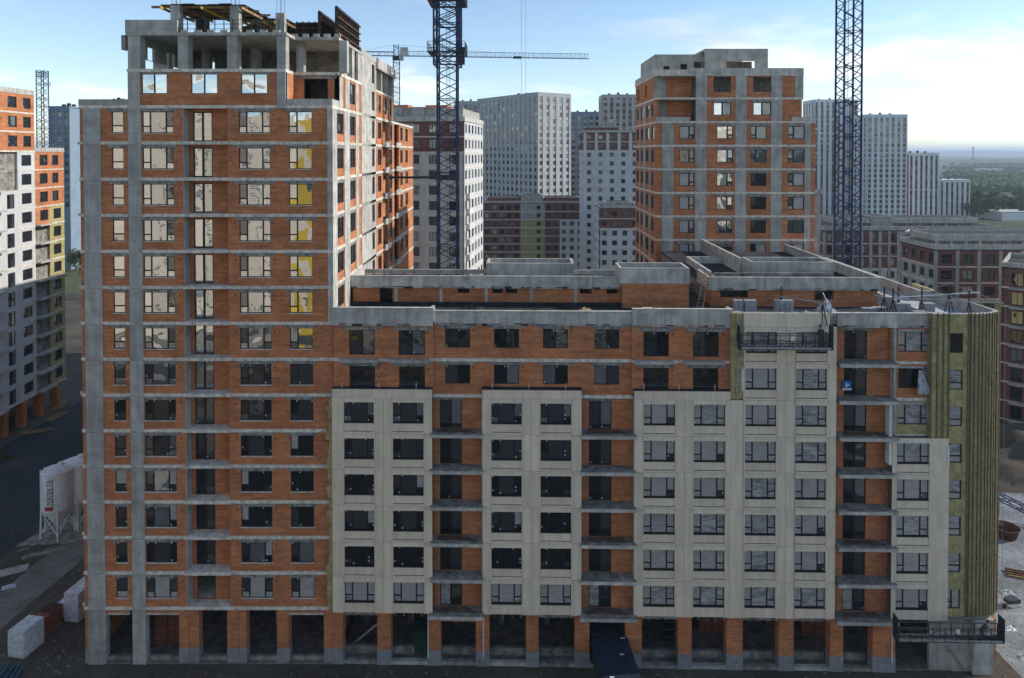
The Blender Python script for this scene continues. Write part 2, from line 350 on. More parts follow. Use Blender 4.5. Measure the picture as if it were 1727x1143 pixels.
# ------------------------------------------------------------------ windows
CACHE = {}
def layout(kind, w, h):
    """list of pane rectangles for a window of width w, height h, origin bottom centre"""
    L, Rr, b = -w/2, w/2, 0
    if kind == 'single': return [(L,Rr,0,h)]
    if kind == 'stack': return [(L,Rr,0,h*.34),(L,Rr,h*.34,h)]
    if kind == 'three':
        s = w*.245; return [(L,L+s,0,h*.31),(L,L+s,h*.31,h),(L+s,Rr-s,0,h),(Rr-s,Rr,0,h*.31),(Rr-s,Rr,h*.31,h)]
    if kind == 'two':
        s = w*.34; return [(L,L+s,0,h*.31),(L,L+s,h*.31,h),(L+s,Rr,0,h)]
    if kind == 'twor':
        s = w*.34; return [(L,Rr-s,0,h),(Rr-s,Rr,0,h*.31),(Rr-s,Rr,h*.31,h)]
    if kind in ('slide', 'door'): return [(L,0,0,h),(0,Rr,0,h)]
    if kind == 'far2': return [(L,0,0,h),(0,Rr,0,h)]
def window(parent, face, xc, y, zb, w, h, kind, glasses, fw=.055, stick=False, tilt=.5):
    w, h = round(w,2), round(h,2); key = (kind, w, h, fw); ps = layout(kind, w, h)
    if key not in CACHE:
        m = MB()
        for a,b,c,d in ps:
            m.box(a, b, 0, .07, c, c+fw).box(a, b, 0, .07, d-fw, d).box(a, a+fw, -.003, .073, c+fw, d-fw).box(b-fw, b, -.003, .073, c+fw, d-fw)
        CACHE[key] = m.mesh('window', 'frame')
    o = place('window', CACHE[key], parent, face, (xc, y, zb))
    for i, (a,b,c,d) in enumerate(ps):
        g = glasses[i % len(glasses)] if isinstance(glasses, (list, tuple)) else glasses
        k2 = ('pane', round(b-a,3), round(d-c,3), g)
        if k2 not in CACHE:
            W2, H2 = (b-a)/2-fw*.6, (d-c)/2-fw*.6
            CACHE[k2] = MB().box(-W2, W2, 0, .012, -H2, H2).mesh('pane', g)
        p = bpy.data.objects.new('pane', CACHE[k2]); COL.objects.link(p); p.parent = o
        p.location = ((a+b)/2, .03, (c+d)/2)
        p.rotation_euler = (R(rnd.gauss(0,tilt*.6)), 0, R(rnd.gauss(0,tilt)))
    if stick:
        k3 = ('stick', kind, w, h, rnd.randint(0, 3))
        if k3 not in CACHE:
            m = MB()
            for a,b,c,d in ps:
                if rnd.random() < .75:
                    xx = rnd.choice((a+fw+.07, b-fw-.07)); z2 = rnd.choice((c+fw+.10, d-fw-.10, d-fw-.10)); r = .055
                    m.box(xx-r*.8, xx+r*.8, .012, .02, z2-r, z2+r)
            if not m.v: m.box(-.03,.03,.012,.02,h-.2,h-.13)
            CACHE[k3] = m.mesh('stickers', 'white')
        s = bpy.data.objects.new('stickers', CACHE[k3]); COL.objects.link(s); s.parent = o
    return o
def part(name, m, parent, face=None, key=None, loc=None, fn=None):
    if key is not None:
        key = (name, m, key)
        if key not in CACHE: CACHE[key] = fn(MB()).mesh(name, m)
        return place(name, CACHE[key], parent, face, loc)
    return fn(MB()).build(name, m, parent, face, loc)
def lintel(parent, face, xc, zt, w, y=-.03, m='lintel'):
    e = round(w+.5, 2)
    part('lintel', m, parent, face, e, (xc, y, zt), lambda b: b.box(-e/2, e/2, 0, .2, 0, .16).box(-e/2-.18, e/2+.18, .012, .2, .16, .30))

# ------------------------------------------------------------------ ground and roads
def noise_ground(name, stops, scale, detail=8, rough=.62, big=None, bump=.4, fine=3.0):
    m = bpy.data.materials.new(name); m.use_nodes = True; n, l = m.node_tree.nodes, m.node_tree.links
    b = n['Principled BSDF']; b.inputs['Roughness'].default_value = .92; b.inputs['Specular IOR Level'].default_value = .2
    t = n.new('ShaderNodeTexCoord'); a = n.new('ShaderNodeTexNoise'); a.inputs['Scale'].default_value = scale; a.inputs['Detail'].default_value = detail
    a.inputs['Roughness'].default_value = rough; l.new(t.outputs['Object'], a.inputs['Vector'])
    r = n.new('ShaderNodeValToRGB'); l.new(a.outputs[0], r.inputs[0]); e = r.color_ramp.elements
    while len(e) < len(stops): e.new(.5)
    for i, (p, c) in enumerate(stops): e[i].position = p; e[i].color = (*c, 1)
    f = n.new('ShaderNodeTexNoise'); f.inputs['Scale'].default_value = fine; f.inputs['Detail'].default_value = 6; l.new(t.outputs['Object'], f.inputs['Vector'])
    mr = n.new('ShaderNodeMapRange'); l.new(f.outputs[0], mr.inputs[0]); mr.inputs[3].default_value = .55; mr.inputs[4].default_value = 1.45
    mx = n.new('ShaderNodeMix'); mx.data_type = 'RGBA'; mx.blend_type = 'MULTIPLY'; mx.inputs['Factor'].default_value = 1
    l.new(r.outputs[0], mx.inputs['A']); l.new(mr.outputs[0], mx.inputs['B']); l.new(mx.outputs['Result'], b.inputs['Base Color'])
    bp = n.new('ShaderNodeBump'); bp.inputs['Strength'].default_value = bump; bp.inputs['Distance'].default_value = .15
    l.new(f.outputs[0], bp.inputs['Height']); l.new(bp.outputs[0], b.inputs['Normal'])
    return m
M['land'] = noise_ground('far_land', [(.30, (.035,.05,.022)), (.45, (.06,.075,.035)), (.56, (.10,.10,.05)), (.63, (.045,.06,.03)), (.74, (.16,.15,.11))], .0045, fine=.03, bump=0)
M['dirt'] = noise_ground('site_dirt', [(.3, (.045,.038,.028)), (.5, (.085,.07,.052)), (.66, (.12,.10,.078)), (.76, (.22,.21,.20))], .11, fine=1.6)
M['asphalt'] = noise_ground('asphalt', [(.3, (.032,.036,.042)), (.6, (.05,.053,.058)), (.75, (.075,.075,.075))], .12, fine=2.5)
M['track'] = noise_ground('dirt_track', [(.3, (.13,.115,.095)), (.55, (.20,.18,.15)), (.75, (.26,.24,.21))], .35, fine=2.5)
M['slabground'] = noise_ground('pale_concrete_yard', [(.28, (.11,.115,.12)), (.5, (.20,.21,.22)), (.72, (.29,.30,.315))], .22, fine=2.0)

def sheet(name, pts, z, m):
    return struct(MB().quad(*[(x, y, z) for x, y in pts]).build(name, m))
gm = MB(); NR = 64
rings = [0, 900, 3000, 9000, 22000]
gm.v = [(0, 200, -.02)]
for r_ in rings[1:]:
    for i in range(NR): gm.v.append((r_*math.cos(2*math.pi*i/NR), 200 + r_*math.sin(2*math.pi*i/NR), -.02))
for i in range(NR): gm.f.append((0, 1+i, 1+(i+1)%NR))
for k in range(len(rings)-2):
    for i in range(NR): gm.f.append((1+k*NR+i, 1+k*NR+(i+1)%NR, 1+(k+1)*NR+(i+1)%NR, 1+(k+1)*NR+i))
struct(gm.build('ground', 'land'))
sheet('site_ground', [(-110,-160),(110,-160),(150,330),(-150,330)], 0, 'dirt')
G_ = ground
sheet('road', [(-73.5,-140),(-60,-140),(-62,-30),G_(-120,1010),G_(0,942),G_(75,884),G_(140,838),(-41,40),(-40,60),(-42,130),(-75,130)], .02, 'asphalt')
sheet('dirt_road', [(-52,-60),(-41,-60),G_(-60,1110),G_(0,1062),G_(60,1010),G_(150,935),(-37,40),(-39.5,40),G_(150,880),G_(60,950),G_(0,1000),G_(-120,1085),(-54,-30)], .012, 'track')
sheet('yard', [(41.5,-40),(90,-40),(90,26),(52,30),(41.8,14)], .012, 'slabground')
sheet('pavement', [(-37.5,-9),(41,-9),(41,0.2),(-37.5,0.2)], .016, 'dirt')
# far ridges that close the view
def ridge(yy, x0, x1, h, seed, name='hills'):
    g = random.Random(seed); mb = MB(); n = 90; prev = None; ph = [g.uniform(0,6) for _ in range(5)]
    for i in range(n+1):
        x = x0+(x1-x0)*i/n; u = i/n*9
        z = h*(.55+.22*math.sin(u+ph[0])+.14*math.sin(2.3*u+ph[1])+.08*math.sin(5.1*u+ph[2])+.05*math.sin(11*u+ph[3]))+g.uniform(-.04,.04)*h
        cur = ((x, yy, -1), (x, yy+h*9, z), (x, yy+h*30, -1))
        if prev: mb.quad(prev[0],cur[0],cur[1],prev[1]); mb.quad(prev[1],cur[1],cur[2],prev[2])
        prev = cur
    return struct(mb.build(name, 'land', smooth=True))
ridge(2600, -5000, 6000, 26, 3); ridge(4600, -8000, 9000, 48, 5); ridge(8200, -14000, 14000, 75, 8)

# ------------------------------------------------------------------ left tower
def LV(k): return 4.74 + 3.0*k
XL = X_(138.5, 0, 650); WT = X_(562, 0, 650) - XL; DT = 46.0
tower = thing('apartment_tower', 'tall unfinished brick and concrete apartment tower nearest the camera with bare columns on top', 'building', (XL, 0, 0))
def tx(px, py=650, Y=0): return X_(px, Y, py) - XL
p1, p2 = (tx(145), tx(174)), (tx(220), tx(242))
lg = (tx(311.5), tx(387))
COLS = [(tx(192), tx(211.5), 'stack'), (tx(243.3), tx(295.8), 'three'), (tx(405), tx(457.5), 'three'), (tx(489), tx(528), 'two')]
SIDE = Face(WT, 0, 90)
def bright(k, c):     # which panes mirror the sunlit surroundings: the upper ones
    if k >= 7: return ['refl', 'refl', 'refl2', 'refl', 'mglass'] if c != 2 else ['refl2', 'mglass', 'refl2', 'refl2']
    if k == 6: return ['refl', 'mglass', 'refl2'] if c < 2 else ['mglass']
    if k == 5: return ['mglass', 'dglass', 'mglass']
    if k == 0: return ['fglass', 'mglass', 'fglass']
    return rnd.choice((['dglass', 'dglass', 'mglass', 'dglass'], ['dglass'], ['mglass', 'dglass', 'dglass'], ['dglass', 'mglass', 'refl2', 'dglass', 'fglass'], ['mglass', 'mglass', 'dglass'], ['dglass', 'fglass', 'dglass', 'mglass']))
for k in range(14):
    z0, z1 = LV(k)+.12, LV(k+1)-.12
    zb, h = LV(k)+.84, 1.76
    holes = [(a, b, zb-.02, zb+h+.02) for a, b, _ in COLS] + [(lg[0], lg[1], z0, z1)]
    wall(0, WT-.02, z0, z1, holes, .06, .36).build('brick_wall', 'brick', tower)
    for c, (a, b, kind) in enumerate(COLS):
        window(tower, FRONT, (a+b)/2, .13, zb, b-a, h, kind, bright(k, c), stick=k < 7)
        lintel(tower, FRONT, (a+b)/2, zb+h, b-a, .025)
        part('sill', 'slab', tower, None, round(b-a, 2), ((a+b)/2, .02, zb-.06), lambda q: q.box(-(b-a)/2-.06, (b-a)/2+.06, 0, .3, 0, .05))
        if c in (1, 2): part('vent_hole', 'black', tower, None, 'v', ((b+.42) if c == 1 else (a-.33), .05, zb+h-.3), lambda q: q.tube((0,0,0),(0,.05,0),.07,n=8))
        if c == 2: part('vent_hole', 'black', tower, None, 'v', (b+.3, .05, zb+h-.3), None)
    # loggia: back wall, concrete fin, door
    da, db = tx(329, 650, 1.0), tx(361.5, 650, 1.0)
    wall(lg[0], lg[1], z0, z1, [(da, db, z0+.02, z0+2.52)], 1.0, 1.2).build('loggia_wall', 'brick', tower)
    part('fin', 'conc', tower, None, 'fin', (lg[0], 0, z0), lambda q: q.box(-.02, .05, .07, 1.0, 0, 2.76))
    part('fin', 'brick', tower, None, 'finb', (lg[1], 0, z0), lambda q: q.box(-.05, .02, .07, 1.0, 0, 2.76))
    if k > 0:
        gk = ['refl', 'refl2'] if k >= 6 else (['mglass'] if k == 5 else ['dglass', 'mglass'])
        window(tower, FRONT, (da+db)/2, 1.05, z0+.03, db-da, 2.48, 'door', gk, fw=.09, stick=k < 7)
    # slab edges and lifts of the two concrete piers
for k in range(16):
    yb = DT if k <= 14 else 29
    xa, xb = (-.04, WT+.03) if k <= 14 else (tx(215, 120)-.05, WT+.02)
    m = MB()
    if k <= 14:
        m.box(xa, xb, -.02, yb, LV(k)-.13, LV(k)+.13)
        if 0 < k < 14: m.box(lg[0]-.1, lg[1]+.1, -.14, .1, LV(k)-.127, LV(k)+.134)
    else:
        xm = tx(482, 120)
        m.box(xa, xm, -.03, yb, LV(k)-.13, LV(k)+.13).box(xm-.01, xb, 2.2, yb-.01, LV(k)-.128, LV(k)+.128)
    m.build('floor_slab', 'slab', tower)
for k in range(14):
    for i, (a, b) in enumerate((p1, p2)):
        part('column', 'conc', tower, None, ('pier', i), (a, -.03, LV(k)-.11), lambda q: q.box(0, b-a, -.02, .6, 0, 2.97))
for k in (0, 2, 4, 6, 9, 11, 13):
    part('slab_stub', 'slab', tower, None, 'stub', (0, .5, LV(k)), lambda q: q.box(-.5, 0, 0, .5, -.1, .1))
# ground floor piers of the tower
def gpiers(parent, spans, y0, z1, plz=1.32, dep=.75, m='brick'):
    for a, b in spans:
        part('pier', m, parent, None, None, None, lambda q: q.box(a, b, y0, y0+dep, plz, z1))
        part('plinth', 'plinth', parent, None, None, None, lambda q: q.box(a-.02, b+.02, y0-.02, y0+dep+.02, -.02, plz))
gpiers(tower, [(tx(302,1080), tx(318,1080)), (tx(318.5,1080), tx(335,1080)), (tx(383,1080), tx(402,1080)), (tx(402.5,1080), tx(415,1080)), (tx(467,1080), tx(487,1080)), (tx(546,1080), WT)], .05, LV(0)-.13)
gpiers(tower, [(0, tx(145.5))], .08, LV(0)-.13)
for a, b in (p1, p2):
    part('column', 'conc', tower, None, None, None, lambda q: q.box(a, b, -.05, .6, -.02, LV(0)-.14))
for a, b in ((178,218), (243,301), (487,546)):
    part('transom', 'concl', tower, None, None, None, lambda q: q.box(tx(a,1080), tx(b,1080), .1, .35, LV(0)-.62, LV(0)-.44))
    part('spandrel', 'brick', tower, None, None, None, lambda q: q.box(tx(a,1080), tx(b,1080), .1, .35, LV(0)-.44, LV(0)-.13))
for a, b in ((178,218), (243,301), (335,382), (415,466), (487,546)):
    part('kerb_wall', 'concd', tower, None, None, None, lambda q: q.box(tx(a,1080), tx(b,1080), .3, .6, -.02, .45))
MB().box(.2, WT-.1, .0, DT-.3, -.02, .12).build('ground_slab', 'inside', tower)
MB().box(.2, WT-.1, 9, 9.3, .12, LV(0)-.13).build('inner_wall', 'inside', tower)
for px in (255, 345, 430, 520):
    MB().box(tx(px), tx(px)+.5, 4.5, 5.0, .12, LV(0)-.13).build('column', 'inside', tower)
# flank (faces right), back and left walls
MB().box(0, .3, .37, DT, 0, LV(14)-.13).build('side_wall', 'brick', tower)
MB().box(0, WT, DT, DT+.3, 0, LV(14)+.6).build('rear_wall', 'concd', tower)
SW = [(1.6,3.9), (6.2,8.4), (16.0,17.4), (19.4,21.4), (26.2,28.4), (34.6,36.6), (39,41.2)]
wall(0.4, DT, .1, LV(8)-.13, [], .03, .33).build('side_wall', 'brick', tower, SIDE)
for k in range(8, 14):
    z0, z1 = LV(k)+.12, LV(k+1)-.12; zb, h = LV(k)+.84, 1.76
    wall(.37, 11, z0, z1, [(a,b,zb-.02,zb+h) for a,b in SW[:2]], .03, .33).build('side_wall', 'brick', tower, SIDE)
    wall(11, 18, z0-.24, z1, [(16,17.4,zb-.1,zb+h+.2)], -.03, .3).build('concrete_wall', 'concl', tower, SIDE)
    wall(18, DT, z0, z1, [(a,b,zb-.02,zb+h) for a,b in SW[3:]] + [(22.4,25.4,z0,z1), (30,33.4,z0,z1)], .03, .33).build('side_wall', 'brick', tower, SIDE)
    MB().box(22.4, 33.4, 1.6, 1.8, z0, z1).build('loggia_wall', 'brick', tower, SIDE)
    for i, (a, b) in enumerate(SW):
        window(tower, SIDE, (a+b)/2, .1, zb-.02, b-a, h, 'two' if i != 2 else 'single', ['mglass', 'refl', 'mglass'])
        lintel(tower, SIDE, (a+b)/2, zb+h-.02, b-a-.4, 0)
    for a, b in ((0,1.5), (4.0,6.1), (8.5,9.7)):
        part('column', 'concl', tower, SIDE, None, None, lambda q: q.box(a, b, -.04, .4, z0-.23, z1))
    for a, b in ((22.2,25.6), (29.8,33.6)):
        part('balcony_slab', 'concl', tower, SIDE, None, None, lambda q: q.box(a, b, -.35, 1.7, LV(k)-.14, LV(k)+.137))
        part('balcony_parapet', 'concl', tower, SIDE, None, None, lambda q: q.box(a, b, -.35, -.2, LV(k)+.137, LV(k)+.5))
MB().box(.2, 12.5, DT+.31, 74, 0, LV(14)).build('added_shade_wing', 'concd', tower)  # unseen mass added behind the tower to shade the street and far-left block
MB().box(.1, 12.6, DT+.31, 74.1, LV(14), LV(14)+.5).build('added_shade_parapet', 'conc', tower)  # rim of the same added, unseen shading mass
# storey 14 with its terrace, parapets
z0, z1 = LV(14)+.13, LV(15)-.13
ux = lambda px: tx(px, 150)
T14 = [(ux(238), ux(281)), (ux(322), ux(366)), (ux(406), ux(450.5))]
wall(ux(217), ux(482), z0, z1, [(a,b,z0+.95,z0+2.6) for a,b in T14], .05, .35).build('brick_wall', 'brick', tower)
for a, b in T14:
    window(tower, FRONT, (a+b)/2, .12, z0+.95, b-a, 1.65, 'slide', ['refl2', 'refl']); lintel(tower, FRONT, (a+b)/2, z0+2.58, b-a, .02)
MB().box(ux(216), ux(236), -.05, .6, z0-.26, LV(15)-.13).build('column', 'conc', tower)
MB().box(ux(467), ux(482), -.05, .6, z0-.26, LV(15)-.13).build('column', 'conc', tower)
MB().box(ux(482)-.3, ux(482), .6, 2.4, z0, z1).build('brick_wall', 'brick', tower)
oa, ob = tx(512,150,2.4), tx(553,150,2.4)
wall(ux(482), WT, z0, z1, [(oa,ob,z0+.5,z1-.3)], 2.4, 2.7).build('brick_wall', 'brick', tower)
MB().box(ux(488), WT-.3, 6, 6.2, z0, z1).build('inner_wall', 'inside', tower)
lintel(tower, FRONT, (oa+ob)/2, z1-.3, ob-oa+1, 2.36)
MB().box(ux(216)-.02, ux(216)+.28, .6, 28, z0, z1).build('side_wall', 'brick', tower)
MB().box(-.04, ux(216)-.02, -.03, .2, LV(14)+.13, LV(14)+.62).box(-.04, .17, .2, DT, LV(14)+.13, LV(14)+.617).build('parapet', 'conc', tower)
MB().box(ux(483), WT+.03, -.03, .2, LV(14)+.13, LV(14)+.65).box(WT-.2, WT+.03, .2, 2.3, LV(14)+.13, LV(14)+.647).build('parapet', 'concl', tower)
S14 = [(6.2,8.4), (16,17.4), (19.4,21.2), (23,24.8), (26.4,28)]
wall(2.4, 11, z0, z1, [(6.2,8.4,z0+.6,z0+2.5)], .03, .33).build('side_wall', 'brick', tower, SIDE)
wall(11, 18, z0-.25, LV(16)+.5, [(16,17.4,z0+.6,z0+2.6),(16,17.4,z0+3.5,z0+5.5)], -.03, .3).build('concrete_wall', 'concl', tower, SIDE)
wall(18, 28.8, z0, z1, [(a,b,z0+.6,z0+2.5) for a,b in S14[2:]], .03, .33).build('side_wall', 'brick', tower, SIDE)
for a, b in ((2.4,3.4), (4.4,6.1), (8.5,9.7)): MB().box(a, b, -.04, .4, z0, z1).build('column', 'concl', tower, SIDE)
for a, b in S14:
    window(tower, SIDE, (a+b)/2, .1, z0+.6, b-a, 1.9, 'two', ['mglass', 'refl'])
window(tower, SIDE, 16.7, .1, z0+3.5, 1.4, 2.0, 'single', ['dglass'])
MB().box(ux(216), WT, 28.8, 29.1, z0, LV(16)).build('rear_wall', 'concd', tower)
# open storey 15
z0, z1 = LV(15)+.13, LV(16)-.13
ox = lambda px, Y=0: tx(px, 90, Y)
for a, b in ((215.5,236), (300,317), (383,400), (467,482)):
    MB().box(ox(a), ox(b), 0, .85, z0, z1).build('column', 'conc', tower)
for a, b, Y in ((500,512,3.2), (572,585,2.4), (422,436,7), (340,352,7), (258,285,7.5)):
    MB().box(ox(a,Y), ox(b,Y), Y, Y+.8, z0, z1).build('column', 'conc', tower)
wall(ox(318,9), WT, z0, z1, [(ox(345,9), ox(362,9), z0, z0+2.2)], 9, 9.25).build('inner_wall', 'inside', tower)
wall(0.3, 9, z0+1.0, z1, [(2.5,4.0,z0,z1-.6),(6,7.2,z0,z1-.6)], 0, .25).build('inner_wall', 'conc', tower, Face(ox(217)+.26, 9.2, -90))
wall(ox(217), ox(318,9), z0, z1, [(ox(243,9), ox(249,9), z0+.6, z1-.9), (ox(274,9), ox(279,9), z0+.6, z1-1.1)], 9, 9.25).build('inner_wall', 'conc', tower)
for a, b in ((4.2,5.4), (7.2,8.2), (9.6,11)): MB().box(a, b, 0, .4, z0, z1).build('column', 'concl', tower, SIDE)
for a in (18.2, 21.5, 25, 28.3): MB().box(a, a+.4, 0, .5, z0, z1).build('column', 'concl', tower, SIDE)
MB().box(18, 29, 3, 3.2, z0, z1).build('inner_wall', 'inside', tower, SIDE)
xm = ox(482)
MB().box(ux(215)-.1, xm+.1, -.08, 28.9, LV(16)-.13, LV(16)+.13).box(xm+.1, WT+.05, 2.15, 28.85, LV(16)-.127, LV(16)+.127).build('roof_slab', 'concl', tower)
MB().box(ux(215)-.1, ox(300), -.1, .15, LV(16)+.1, LV(16)+1.15).box(ux(215)-.1, ux(215)+.12, .15, 9, LV(16)+.1, LV(16)+1.145).build('parapet', 'conc', tower)
MB().box(ux(215)-.45, ux(215)-.1, -.05, .6, LV(16)-1.3, LV(16)-.1).build('bracket', 'concd', tower)
MB().box(18, 29, -.35, -.1, LV(16)-.6, LV(16)+.55).build('balcony_parapet', 'concl', tower, SIDE)
# nibs and guard rail on the roof edge
for i in range(8):
    px = 306 + i*22; MB().box(ox(px), ox(px+12), -.05, .15, LV(16)+.13, LV(16)+.33).build('upstand', 'concl', tower)
for i in range(5):
    px = 492 + i*18; MB().box(ox(px,2.2), ox(px+10,2.2), 2.2, 2.4, LV(16)+.127, LV(16)+.4).build('upstand', 'concl', tower)
gr = MB(); za = LV(16)+.13
for i in range(12):
    x = ox(298)+i*(ox(468)-ox(298))/11; gr.box(x-.03, x+.03, .3, .36, za, za+1.15)
for q in (.35, .75, 1.1): gr.box(ox(298), ox(468), .31, .35, za+q-.02, za+q+.02)
for i in range(10):
    y = .4+i*1.0; gr.box(ox(468)-.03, ox(468)+.03, y, y+.06, za, za+1.15)
gr.build('guard_rail', 'dark', tower)
for px, Y in ((288,.6), (388,.8), (465,2)):
    MB().box(ox(px,Y), ox(px,Y)+.75, Y, Y+.6, za, 55.25 if px < 450 else 54.9).build('column', 'conc', tower)
    rb = MB()
    for i in range(4): rb.bar((ox(px,Y)+.1+.18*i, Y+.1+.3*(i%2), 55), (ox(px,Y)+.1+.18*i, Y+.1+.3*(i%2), 56.4), .025)
    rb.build('rebar', 'rust', tower)
MB().box(ox(330,6), ox(352,6), 6, 6.25, za, 55.1).box(ox(395,6.5), ox(440,6.5), 6.5, 6.7, za, 54.6).build('inner_wall', 'ply', tower)
MB().box(WT-9, WT-8.7, 9, 20, za, za+2.2).build('core_wall', 'concd', tower)

# formwork on the tower roof
def deck(label, xa, xb, ya, yb, z, props):
    t = thing('formwork_deck', label, 'formwork', (xa, ya, za), 0, 'formwork decks on the tower top')
    w, d = xb-xa, yb-ya; zt = z-za
    for i in range(max(3, int(w/1.0))):
        x = i*w/max(3, int(w/1.0))
        MB().box(x, x+w/max(3, int(w/1.0))-.02, -.6*((i*7)%3)/3, d, zt, zt+.04+.01*(i%2)).build('plank', 'ply', t)
    for i in range(4):
        y = .3+i*(d-.6)/3; MB().box(-.9+.5*(i%2), w+.4*(i%3), y, y+.1, zt-.2, zt-.005).build('joist', 'timber', t)
    for i in range(5):
        x = .2+i*(w-.4)/4; MB().box(x, x+.09, -.45, d, zt-.41, zt-.205).build('beam', 'yellow' if i in (0,2) else 'timber', t)
    for i in range(props):
        x = .25+i*(w-.5)/max(1,props-1); y = .4 if i % 2 else d*.6
        MB().tube((x,y,0), (x,y,zt-.41), .04, n=6).build('prop', 'dark', t)
    return t
deck('weathered plywood formwork deck on props over the front of the tower roof', X_(268,.6,12), X_(412,.6,12), .8, 6.5, 55.3, 7)
deck('lower plywood formwork deck on props behind the front deck of the tower roof', X_(414,6,30), X_(490,6,30), 5.2, 11, 54.95, 4)
def fpanel(label, x, y, rz, w, h):
    t = thing('wall_formwork', label, 'formwork panel', (x, y, za), rz, 'wall formwork panels on the tower top')
    MB().box(0, w, 0, .04, .25, h).build('sheet', 'ply', t)
    for i in range(int(w/.55)+1): MB().box(i*.55, i*.55+.09, -.2, 0, .2, h+.05).build('rib', 'ply', t)
    for i in range(4): MB().box(-.1, w+.1, -.32, -.2, .35+i*(h-.5)/3.2, .47+i*(h-.5)/3.2).build('waler', 'ply' if i % 2 else 'rust', t)
    return t
fpanel('dark ribbed wall formwork panel along the outer flank of the tower roof', X_(563,2.5,40)+.1, 2.6, R(90), 8.5, 2.7)
fpanel('dark ribbed wall formwork panel set back behind the flank panel of the tower roof', X_(540,4,40), 3.4, R(90), 6.5, 2.45)
fpanel('broad dark formwork panel facing the front at the right of the tower roof', X_(498,5.2,40), 5.6, 0, 2.6, 1.9)
fpanel('narrow formwork panel beside the tower roof corner column', X_(478,8.8,40), 8.6, 0, 1.8, 1.9)

# ------------------------------------------------------------------ right-hand wing
WOX, WOY, WA = X_(563, 0, 780), -.05, R(-1.15)
wing = thing('apartment_wing', 'long eight storey apartment wing with cream cladding bays, joined to the brick tower', 'building', (WOX, WOY, 0), WA)
def wx(px, yl=0.0, py=780): return fx(px, WOX, WOY, WA, yl, py)
CY, BY = -.5, .15            # cladding plane, brick plane
WEND = wx(1640)
# floor slabs, one per level, and the brick skin
XB = wx(1612)
for k in range(9):
    MB().box(.05, XB, BY-.1 if k not in (8,) else .05, 13, LV(k)-.13, LV(k)+.13).build('floor_slab', 'slab' if k < 8 else 'bitumen', wing)
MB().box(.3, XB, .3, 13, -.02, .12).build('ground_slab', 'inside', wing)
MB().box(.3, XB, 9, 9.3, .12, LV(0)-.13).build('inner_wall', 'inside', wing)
MB().box(.1, XB, 13, 13.3, 0, LV(8)+1).build('rear_wall', 'concd', wing)
BAYS = [(560, 729, [(580,631),(662.5,714.5)], 6), (813.5, 981, [(828.5,880),(911.5,963.5)], 6),
        (1069.5, 1231.5, [(1085.5,1138.5),(1170,1223)], 6), (1253, 1398, [(1256.5,1309),(1341.5,1394)], 8), (1505, 1600, [(1513,1568)], 5)]
LOGG = [(729, 813.5, 742, 779, 6), (981, 1069.5, 993, 1031, 6), (1410, 1505, 1421.5, 1460, 8)]
def bx(px, k): return wx(px, CY, 700 if k > 4 else 860)
# --- cladding bays, panel by panel
def bay(xa, xb, wins, n, glass):
    G = .02
    for k in range(n):
        z0, z1 = LV(k), LV(k+1)
        if k == 0: z0 += .02
        zb, zt = LV(k)+.92, LV(k)+2.62
        A, B = wx(xa, CY), wx(xb, CY); ws = [(wx(a, CY), wx(b, CY)) for a, b in wins]
        edges = [A] + [e for w in ws for e in w] + [B]
        wall(A+.05, B-.05, z0+.01, z1-.01, [(a-.03, b+.03, zb, zt) for a, b in ws], CY+.08, BY+.05).build('backing_wall', 'backing', wing)
        # full-height pier strips
        for i in range(0, len(edges), 2):
            a, b = edges[i], edges[i+1]; tr = .10
            a2 = a if i == 0 else a+tr; b2 = b if i+2 >= len(edges) else b-tr
            nn = max(1, round((b2-a2)/.62))
            for j in range(nn):
                u, v = a2+(b2-a2)*j/nn, a2+(b2-a2)*(j+1)/nn
                dy = .035 if (nn == 3 and j == 1) else 0
                part('cladding_panel', 'panel', wing, None, None, None, lambda q: q.box(u+G/2, v-G/2, CY+dy, CY+.075, z0+G/2, z1-G/2))
        for a, b in ws:
            top = z1-G/2
            part('cladding_panel', 'panel', wing, None, None, None, lambda q: q.box(a-.1+G, b+.1-G, CY+.004, CY+.075, zt+.07, top))
            part('spandrel_panel', 'panel', wing, None, None, None, lambda q: q.box(a-.02, b+.02, CY+.05, CY+.077, z0+.22 if k else z0+.02, zb-.05))
            if k:
                part('cladding_panel', 'panel', wing, None, None, None, lambda q: q.box(a-.1+G, b+.1-G, CY+.004, CY+.075, z0+G/2, z0+.16))
            part('window_surround', 'panel', wing, None, ('sur', round(b-a,2)), ((a+b)/2, 0, zb), lambda q: q.box(-(b-a)/2-.1, -(b-a)/2, CY-.02, CY+.2, -.72 if k else -.9, zt-zb+.07)
                 .box((b-a)/2, (b-a)/2+.1, CY-.02, CY+.2, -.72 if k else -.9, zt-zb+.07).box(-(b-a)/2, (b-a)/2, CY-.02, CY+.2, zt-zb, zt-zb+.07))
            part('sill', 'dark', wing, None, ('sl', round(b-a,2)), ((a+b)/2, 0, zb), lambda q: q.box(-(b-a)/2, (b-a)/2, CY-.03, CY+.25, -.03, 0))
            window(wing, FRONT, (a+b)/2, CY+.16, zb+.01, b-a-.02, zt-zb-.02, 'three', glass(k), stick=True, fw=.05)
def gl_left(k): return {5: ['refl2','mglass','mglass','dglass','refl2'], 4: ['mglass','dglass','mglass','mglass'], 0: ['wglass','fglass','fglass']}.get(k) or rnd.choice((['dglass','dglass','mglass','dglass'], ['dglass'], ['mglass','dglass','dglass'], ['dglass','mglass','mglass','dglass','fglass']))
def gl_right(k): return rnd.choice((['fglass'], ['fglass'], ['fglass','fglass','wglass'], ['fglass','fglass','fglass','mglass','fglass'], ['wglass','fglass']))
for i, (a, b, ws, n) in enumerate(BAYS): bay(a, b, ws, n, gl_left if i < 2 else gl_right)
